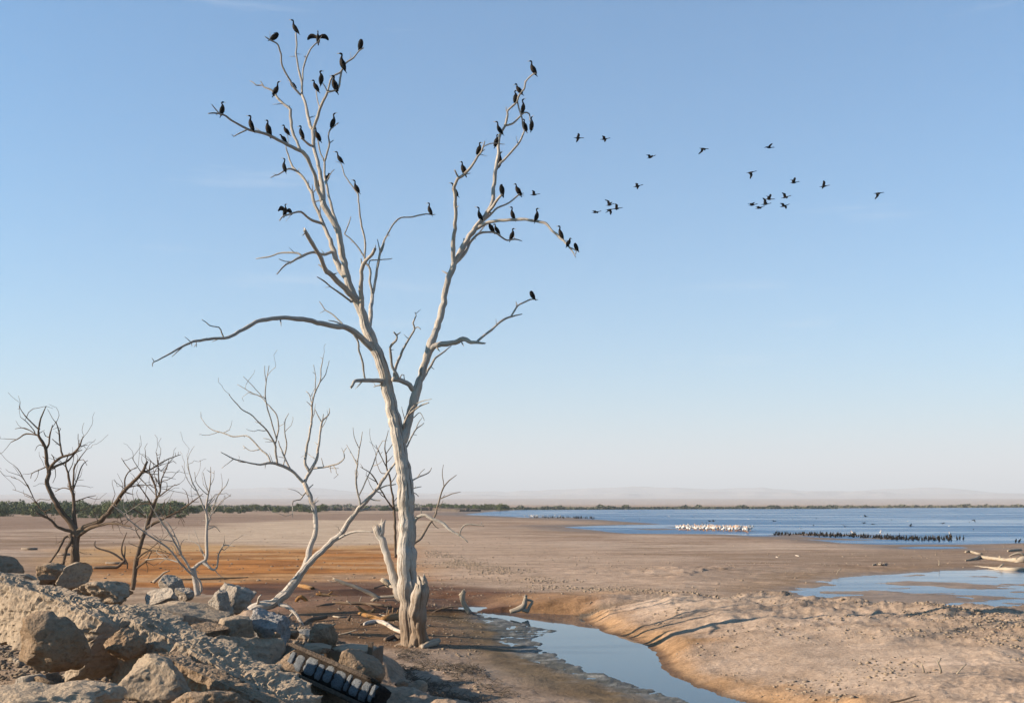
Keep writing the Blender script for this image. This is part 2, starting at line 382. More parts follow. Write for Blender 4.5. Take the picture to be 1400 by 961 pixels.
rows = np.concatenate([np.linspace(-40, 9, 24)[:-1], np.geomspace(9, 1500, 800), np.geomspace(1500, 40000, 26)[1:]])
tcol = np.concatenate([-np.geomspace(.56, 8, 22)[::-1][:-1], np.linspace(-.56, .56, 700), np.geomspace(.56, 8, 22)[1:]])
YY, TT = np.meshgrid(rows, tcol, indexing='ij')
XX = (np.maximum(YY, 0) + 6 * np.exp(-np.maximum(YY, 0) / 10) + 2) * TT
gx, gy = XX.ravel(), YY.ravel()
gzv, inf = terrain(gx, gy)
gzv = np.where(gy > 1400, np.clip((gy - 5000) * .012, 0, 60) - .03, gzv)

def lerp3(c, col3, k): return c + (np.array(col3) - c) * k[:, None]
def zone(pts, feather, jit=1.0, s=0):
    p = GW(pts); sc = max(1.0, p[:, 1].mean() / 60)
    q = np.full(gx.shape, 1e3); m = (gy > p[:, 1].min() - 60) & (gy < p[:, 1].max() + 90)
    q[m] = sdf(p, gx[m], gy[m]) + jit * sc * 2.2 * fbm(gx[m] * .10 / sc, gy[m] * .16 / sc, s=40 + s, o=4)
    return sstep(feather, -feather, q)
C = np.tile(np.array((.36, .285, .235)), (len(gx), 1)); WET = np.zeros(len(gx))
n1 = fbm(gx * .015, gy * .05, s=20, o=5); n2 = fbm(gx * .10, gy * .25, s=21, o=4); n3 = fbm(gx * .7, gy * .9, s=22, o=4)
C = lerp3(C, (.25, .19, .150), sstep(.0, .55, n1) * .8)
C = lerp3(C, (.47, .40, .345), sstep(.1, .6, -n1) * .7)
C = lerp3(C, (.25, .185, .135), sstep(.05, .6, n2) * .6); C = lerp3(C, (.46, .39, .335), sstep(.15, .6, -n2) * .5)
# dull purple-brown plain at the left far side, salt pan, ochre and orange mud
k = zone([(-300, 706), (240, 706), (660, 700), (640, 716), (430, 712), (260, 716), (150, 722), (-300, 745)], 15, 1, 1); C = lerp3(C, (.27, .205, .17), k * .8)
k = zone([(235, 733), (300, 715), (420, 711), (600, 712), (560, 722), (540, 742), (420, 745), (280, 747)], 7, 1, 2); C = lerp3(C, (.54, .46, .375), k * .85)
k = zone([(100, 752), (240, 742), (420, 748), (560, 742), (560, 790), (300, 800), (120, 790), (90, 770)], 6, 1, 3); C = lerp3(C, (.50, .335, .17), k * .85)
k = zone([(110, 778), (230, 754), (400, 751), (520, 750), (590, 748), (590, 775), (560, 795), (430, 800), (330, 810), (200, 818)], 4, .9, 4); C = lerp3(C, (.42, .195, .066), k * .92 * (.35 + .65 * sstep(-.35, .25, n2 + .5 * n1))); C = lerp3(C, (.22, .10, .04), k * sstep(.15, .6, fbm(gx * .22, gy * .3, s=27, o=5)) * .6)
k = zone([(405, 788), (470, 784), (560, 787), (560, 793), (430, 796)], 2, .6, 5); C = lerp3(C, (.36, .27, .2), k * .8)
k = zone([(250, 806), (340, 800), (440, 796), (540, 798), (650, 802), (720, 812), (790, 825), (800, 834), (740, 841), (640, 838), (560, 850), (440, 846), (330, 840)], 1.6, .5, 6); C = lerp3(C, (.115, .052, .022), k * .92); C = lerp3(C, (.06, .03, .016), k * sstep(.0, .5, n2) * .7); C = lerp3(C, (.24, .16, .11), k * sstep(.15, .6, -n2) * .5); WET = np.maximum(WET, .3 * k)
k = zone([(690, 822), (760, 818), (830, 812), (960, 820), (820, 832), (790, 842), (700, 840)], .8, .4, 7); C = lerp3(C, (.30, .19, .105), k * .7)
# dune and clod ridge
dk = np.clip(inf['dune'] / .38, 0, 1); C = lerp3(C, (.50, .415, .345), dk * .8)
C = lerp3(C, (.36, .24, .14), inf['side'] * sstep(2.0, .2, inf['pool'] + .7 * n3) * .85); k = inf['side'] * sstep(.45, .1, inf['pool'] + .12 * n3); C = lerp3(C, (.13, .08, .045), k * .9); WET = np.maximum(WET, k * .4)
C = lerp3(C, (.44, .355, .285), np.exp(-(inf['ridge'] / 3) ** 2) * .6)
k = zone([(850, 905), (960, 925), (1100, 958), (1200, 1000), (1000, 985), (930, 950)], 1, .5, 8)
k = zone([(570, 735), (640, 728), (760, 742), (900, 770), (1000, 800), (1060, 826), (900, 818), (760, 800), (640, 785), (585, 770)], 5, 1, 9); C = lerp3(C, (.45, .365, .30), k * .7)
# wet olive flat left of the pool, grey scum line at the water
ol = inf['onleft']; C = lerp3(C, (.115, .085, .042), ol * .9); WET = np.maximum(WET, ol * .35)
k = ol * sstep(1.3, .0, inf['pool'] + .5 * n3); C = lerp3(C, (.14, .15, .155), k * .85); WET = np.maximum(WET, k * .7)
k = ol * sstep(.25, .6, n3) * sstep(2.2, .0, inf['pool']); C = lerp3(C, (.34, .35, .36), k * .5)
k = (inf['pool'] < .05) & (inf['side'] < .5) & (inf['far'] < .5); C = lerp3(C, (.10, .095, .07), k * .9); WET = np.maximum(WET, k * .6)
k = zone([(500, 880), (560, 886), (640, 892), (760, 945), (830, 975), (700, 990), (560, 961), (500, 910)], .8, .4, 10); C = lerp3(C, (.34, .285, .245), k * .75)
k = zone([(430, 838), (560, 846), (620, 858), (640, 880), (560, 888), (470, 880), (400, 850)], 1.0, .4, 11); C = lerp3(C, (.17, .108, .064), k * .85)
k = inf['scum']; C = lerp3(C, (.085, .09, .078), k * .9); C = lerp3(C, (.30, .32, .33), k * sstep(.15, .6, fbm(gx * 3.1, gy * 3.6, s=23, o=4)) * .55); WET = np.maximum(WET, k * .55)
# margins
for key, wd in (('pond', 2.5), ('lake', 9.0)):
    ww = wd * np.clip(gy / 130, 1, 6) if key == 'lake' else wd
    k = sstep(ww, 0, inf[key] + .3 * ww * n2); C = lerp3(C, (.155, .13, .11), k * .85); WET = np.maximum(WET, k * .6)
k = sstep(6, 0, inf['pond']) * sstep(0, 2.0, inf['pond']); C = lerp3(C, (.26, .165, .075), k * .45)
k = zone([(1000, 757), (1200, 752), (1500, 755), (1500, 776), (1250, 780), (1100, 768)], 6, 1, 12); C = lerp3(C, (.26, .205, .165), k * .7)
k = zone([(1060, 833), (1250, 836), (1400, 835), (1560, 838), (1560, 868), (1400, 868), (1300, 858), (1180, 842)], 1.5, .4, 13); C = lerp3(C, (.20, .16, .13), k * .85); WET = np.maximum(WET, k * .2)
# bank of broken ground
bk = sstep(.25, .8, inf['bank']); C = lerp3(C, (.33, .265, .21), bk)
C = lerp3(C, (.42, .35, .29), bk * sstep(.1, .6, n3) * .7); C = lerp3(C, (.22, .165, .125), bk * sstep(.1, .6, -n3) * .6)
k = zone([(-60, 840), (10, 836), (60, 868), (40, 878), (-60, 875)], .5, .2, 14)
far_k = sstep(1300, 3500, gy); C = lerp3(C, (.36, .28, .235), far_k)
nr, nc = YY.shape
idx = np.arange(nr * nc).reshape(nr, nc)
faces = np.stack([idx[:-1, :-1].ravel(), idx[:-1, 1:].ravel(), idx[1:, 1:].ravel(), idx[1:, :-1].ravel()], 1)
me = mesh_np("ground", np.stack([gx, gy, gzv], 1), faces)
ca = me.color_attributes.new("col", 'FLOAT_COLOR', 'POINT')
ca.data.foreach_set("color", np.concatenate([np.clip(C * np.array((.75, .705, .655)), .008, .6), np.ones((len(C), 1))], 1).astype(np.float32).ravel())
wa = me.attributes.new("wet", 'FLOAT', 'POINT'); wa.data.foreach_set("value", WET.astype(np.float32))
put("ground", me, M['ground'], kind="structure", label="dry lakebed of pale sand and orange mud")

def sheet(name, x0, x1, y0, y1, z, mat, label, n=2):
    me = mesh_np(name, [(x0, y0, z), (x1, y0, z), (x1, y1, z), (x0, y1, z)], [(0, 1, 2, 3)], False)
    return put(name, me, mat, kind="structure", label=label)
sheet("lake", -60, 1300, 100, 1420, -.10, M['lake'], "blue lake with rippled bands reaching to the far shore")
sheet("pool", -16, 24, 14, 58, -.12, M['pool'], "still narrow pool of water beside the dead tree")
sheet("pond", 12, 75, 44, 95, -.06, M['pond'], "shallow pond with mud banks at the right")

# far hills: a slope of desert, low foothills, a faint range
def hills():
    th = np.linspace(-.75, .75, 420); ds = np.concatenate([np.linspace(8200, 11000, 40), np.linspace(11200, 14000, 40)])
    D, T = np.meshgrid(ds, th, indexing='ij')
    x, y = D * np.tan(T), D
    u = 700 + F * x / y
    hx = (u + 600) / 130
    fade_r = sstep(650, 900, u)
    foot = (40 + 60 * np.maximum(0, fbm(u / 60, D / 500, s=60, o=5)) * (.35 + .65 * sstep(820, 900, u) * sstep(1320, 1150, u))) * sstep(8200, 9000, D) * sstep(11000, 10200, D)
    prof = 75 + 30 * fbm(hx * .9, hx * 0 + 3, s=61, o=5) + 45 * sstep(700, 900, u) * sstep(1450, 1000, u) + 20 * sstep(250, 330, u) * sstep(520, 420, u)
    rng_ = np.clip(prof, 40, 400) * sstep(10800, 13000, D) * (1 + .12 * fbm(u / 40, D / 300, s=62, o=5))
    z = np.clip((D - 5000) * .012, 0, 60) - 4 + np.maximum(foot * .55, rng_)
    n, m = D.shape; ii = np.arange(n * m).reshape(n, m)
    f = np.stack([ii[:-1, :-1].ravel(), ii[:-1, 1:].ravel(), ii[1:, 1:].ravel(), ii[1:, :-1].ravel()], 1)
    put("hills", mesh_np("hills", np.stack([x.ravel(), y.ravel(), z.ravel()], 1), f), M['hill'], kind="structure", label="faint desert hills fading into haze beyond the lake")
hills()

# air
def haze():
    x0, x1, y0, y1, z0, z1 = -42000, 42000, -3000, 41000, -2, 1150
    v = [(x0, y0, z0), (x1, y0, z0), (x1, y1, z0), (x0, y1, z0), (x0, y0, z1), (x1, y0, z1), (x1, y1, z1), (x0, y1, z1)]
    f = [(0, 3, 2, 1), (4, 5, 6, 7), (0, 1, 5, 4), (1, 2, 6, 5), (2, 3, 7, 6), (3, 0, 4, 7)]
    m = bpy.data.materials.new("haze"); m.use_nodes = True
    n = m.node_tree.nodes; n.remove(n["Principled BSDF"])
    pv = n.new("ShaderNodeVolumePrincipled"); pv.inputs['Density'].default_value = 1.2e-4
    pv.inputs['Color'].default_value = (.73, .785, .86, 1); pv.inputs['Anisotropy'].default_value = 0
    m.node_tree.links.new(pv.outputs[0], n["Material Output"].inputs['Volume'])
    put("haze", mesh_np("haze", v, f, False), m, kind="stuff", label="pale desert haze in the air")
haze()
# ------------------------------------------------------------------ tubes and dead trees
def catmull(pts, n_per):
    pts = np.asarray(pts, float); out = []
    for i in range(len(pts) - 1):
        p0 = pts[i - 1] if i > 0 else 2 * pts[0] - pts[1]; p1, p2 = pts[i], pts[i + 1]
        p3 = pts[i + 2] if i + 2 < len(pts) else 2 * pts[-1] - pts[-2]
        n = n_per[i]
        for k in range(n):
            t = k / n
            out.append(.5 * ((2 * p1) + (-p0 + p2) * t + (2 * p0 - 5 * p1 + 4 * p2 - p3) * t * t + (-p0 + 3 * p1 - 3 * p2 + p3) * t ** 3))
    out.append(pts[-1]); return np.array(out)
def tube(p, r, sides, lump=0.0, seed=0, tipcap='round', flat=1.0, furrow=None):
    p = np.asarray(p, float); n = len(p)
    tan = np.gradient(p, axis=0); tan /= np.linalg.norm(tan, axis=1)[:, None] + 1e-9
    a = np.array((0, -1., 0)) if abs(tan[0][1]) < .9 else np.array((1., 0, 0))
    rings, length, uv_v = [], 0.0, []
    for i in range(n):
        if i: length += np.linalg.norm(p[i] - p[i - 1])
        uv_v.append(length)
        a = a - tan[i] * (a @ tan[i]); a /= np.linalg.norm(a) + 1e-9
        b = np.cross(tan[i], a)
        ang = np.arange(sides) * 2 * math.pi / sides
        rr = np.full(sides, r[i])
        if lump:
            rr = rr * (1 + lump * vnoise(np.cos(ang) * 1.3 + 5, np.sin(ang) * 1.3, np.full(sides, length / (r[i] + .03) * .5), seed)
                       + lump * .5 * vnoise(np.cos(ang) * 3, np.sin(ang) * 3, np.full(sides, length * 2.2 + 9), seed + 3))
        if furrow is not None:                              # long splits running up the wood
            q = np.abs(vnoise(np.cos(ang) * 2.6 + 3, np.sin(ang) * 2.6, np.full(sides, length * .30), seed + 9)); q2 = np.abs(vnoise(np.cos(ang) * 6 + 3, np.sin(ang) * 6, np.full(sides, length * .8), seed + 19))
            rr = rr * (1 - furrow[i] * np.clip(1 - q * 7, 0, 1) - .3 * furrow[i] * np.clip(1 - q2 * 3, 0, 1))
        rings.append(p[i] + np.outer(np.cos(ang) * rr, a) + np.outer(np.sin(ang) * rr * flat, b))
    v = list(np.concatenate(rings)); f = []; uvs = []
    for i in range(n - 1):
        for k in range(sides):
            k2 = (k + 1) % sides
            f.append((i * sides + k, i * sides + k2, (i + 1) * sides + k2, (i + 1) * sides + k))
            uvs += [(k / sides, uv_v[i]), ((k + 1) / sides, uv_v[i]), ((k + 1) / sides, uv_v[i + 1]), (k / sides, uv_v[i + 1])]
    f.append(tuple(range(sides))[::-1]); uvs += [(.5, 0)] * sides
    if tipcap == 'flat':                                  # splintered end
        rj = np.random.RandomState(seed + 77)
        for k in range(sides): v[(n - 1) * sides + k] = v[(n - 1) * sides + k] + tan[-1] * r[-1] * rj.uniform(-.7, 1.5)
    tip = p[-1] + tan[-1] * r[-1] * (.5 if tipcap == 'round' else -.5)
    v.append(tip); ti = len(v) - 1
    for k in range(sides):
        f.append(((n - 1) * sides + k, (n - 1) * sides + (k + 1) % sides, ti)); uvs += [(k / sides, uv_v[-1])] * 3
    return np.array(v), f, uvs
class Soup:
    def __init__(s): s.v, s.f, s.uv, s.n = [], [], [], 0
    def add(s, v, f, uv):
        s.v.append(v); s.f += [tuple(i + s.n for i in q) for q in f]; s.uv += uv; s.n += len(v)
    def mesh(s, name, off=(0, 0, 0)):
        me = mesh_np(name, np.concatenate(s.v) - np.array(off), s.f)
        l = me.uv_layers.new(name="UVMap"); l.data.foreach_set("uv", np.array(s.uv, np.float32).ravel())
        return me

PERCH = []       # (u, v, world point, radius) samples of the big tree for the birds
def parse(t):
    q = [tuple(float(c) for c in s.split(',')) for s in t.split()]
    ws = [(i, s[2]) for i, s in enumerate(q) if len(s) > 2]
    w = np.interp(range(len(q)), [i for i, _ in ws], [x for _, x in ws])
    return np.array([(s[0], s[1], w[i]) for i, s in enumerate(q)])
def dead_tree(name, label, d0, specs, mat, seed, spur=.35, twig=.0, perch=False, group=None, wob=.75):
    """specs: (depth change towards the tip in m or None, 'u,v,width ...' in photo pixels); first one is the trunk"""
    rg = random.Random(seed)
    S = []                # samples: (u, v, depth, branch index)
    root = None; objs = []
    for bi, spec in enumerate(specs):
        dd, txt = spec[0], spec[1]; cap = spec[2] if len(spec) > 2 else 'round'; lmp = spec[3] if len(spec) > 3 else None
        q = parse(txt)
        if bi == 0: base_d, par = d0, -1
        else:
            A = np.array([(s[0], s[1]) for s in S]); k = int(np.argmin(np.hypot(A[:, 0] - q[0, 0], A[:, 1] - q[0, 1])))
            base_d, par = S[k][2], S[k][3]
            if math.hypot(S[k][0] - q[0, 0], S[k][1] - q[0, 1]) > .8:
                q = np.vstack([[S[k][0], S[k][1], q[0, 2]], q])
        seg = np.hypot(np.diff(q[:, 0]), np.diff(q[:, 1])); L = seg.sum()
        if dd is None: dd = rg.uniform(-.55, .55) * L * d0 / F
        n_per = [max(2, int(s / 3.5)) for s in seg]
        c = catmull(q, n_per)
        arc = np.concatenate([[0], np.cumsum(np.hypot(np.diff(c[:, 0]), np.diff(c[:, 1])))]); arc /= arc[-1] + 1e-9
        dep = base_d + dd * arc ** 1.15 + .006 * L * d0 / F * np.sin(arc * 9 + seed + bi) * arc
        amp = np.minimum(wob, .10 * c[:, 2] + .15) * np.minimum(1, arc * 8)
        c[:, 0] += amp * 1.3 * vnoise(arc * L / 7, arc * 0 + bi, s=seed); c[:, 1] += amp * vnoise(arc * L / 7, arc * 0 + bi + 50, s=seed)
        pts = np.array([P(c[i, 0], c[i, 1], dep[i]) for i in range(len(c))])
        rad = np.maximum(c[:, 2], .7) * .5 * dep / F
        rad = rad * (1 + .10 * vnoise(arc * L / 9, arc * 0, s=seed + bi))
        big = c[0, 2] > 9
        sides = 72 if bi == 0 and big else (40 if c[0, 2] > 18 else 14 if c[0, 2] > 6 else (9 if c[0, 2] > 2.5 else 6))
        so = Soup(); v, f, uv = tube(pts, rad, sides, lmp or (.075 if big else .06), seed + bi, cap, 1.0, (.10 + .22 * np.clip((2.6 - pts[:, 2]) / 2.6, 0, 1)) if c[0, 2] > 12 else None)
        so.add(v, f, uv)
        for i in range(len(c)):
            S.append((c[i, 0], c[i, 1], dep[i], bi))
            if perch: PERCH.append((c[i, 0], c[i, 1], pts[i], rad[i]))
        # broken spurs and fine twigs along the branch
        ns = int(L * .05 * spur + rg.random()) if bi else int(L * .02 * spur)
        for _ in range(ns):
            i = rg.randrange(len(c) // 4, len(c)); r0 = rad[i]
            if r0 > .10: continue
            j = min(i + 1, len(c) - 1); t = pts[j] - pts[max(0, j - 2)]; t /= np.linalg.norm(t) + 1e-9
            o = np.array([rg.gauss(0, 1) for _ in range(3)]); o -= t * (o @ t); o /= np.linalg.norm(o)
            ln = rg.uniform(.10, .32) * (.6 + 6 * r0)
            e = pts[i] + o * (r0 + ln) + t * ln * rg.uniform(.2, .9)
            so.add(*tube([pts[i], pts[i] * .5 + e * .5 + o * ln * .06, e], [max(.012, r0 * .42), max(.010, r0 * .3), .006], 5))
        nt = int(L * .1 * twig) if bi else 0
        for _ in range(nt):
            i = rg.randrange(len(c) // 3, len(c)); r0 = rad[i]
            if r0 > .10: continue
            j = min(i + 1, len(c) - 1); t = pts[j] - pts[max(0, j - 2)]; t /= np.linalg.norm(t) + 1e-9
            p, dvec = pts[i].copy(), t * .7 + np.array([rg.gauss(0, .6), rg.gauss(0, .6), rg.gauss(.1, .5)])
            chain = [p.copy()]
            for s in range(rg.randrange(4, 8)):
                dvec = dvec / np.linalg.norm(dvec) * rg.uniform(.10, .26) * d0 / 42
                p = p + dvec; chain.append(p.copy()); dvec = dvec + np.array([rg.gauss(0, .06), rg.gauss(0, .06), rg.gauss(0.02, .06)])
            so.add(*tube(chain, np.linspace(min(.018, r0 * .7), .006, len(chain)), 4))
        if bi == 0:
            base = pts[0].copy(); root = empty(name, base, label=label, cat="dead tree", group=group)
        nm = "trunk" if bi == 0 else ("branch" if objs[par][1] == 0 else "limb_fork")
        o = put(nm, so.mesh(nm, base), mat)
        if bi == 0: o.parent = root; objs.append((o, 0))
        elif objs[par][1] == 0: o.parent = root; objs.append((o, 1))
        else:
            top = objs[par]
            host = top[0] if top[1] == 1 else top[0].parent
            o.parent = host; objs.append((o, 2))
    return root

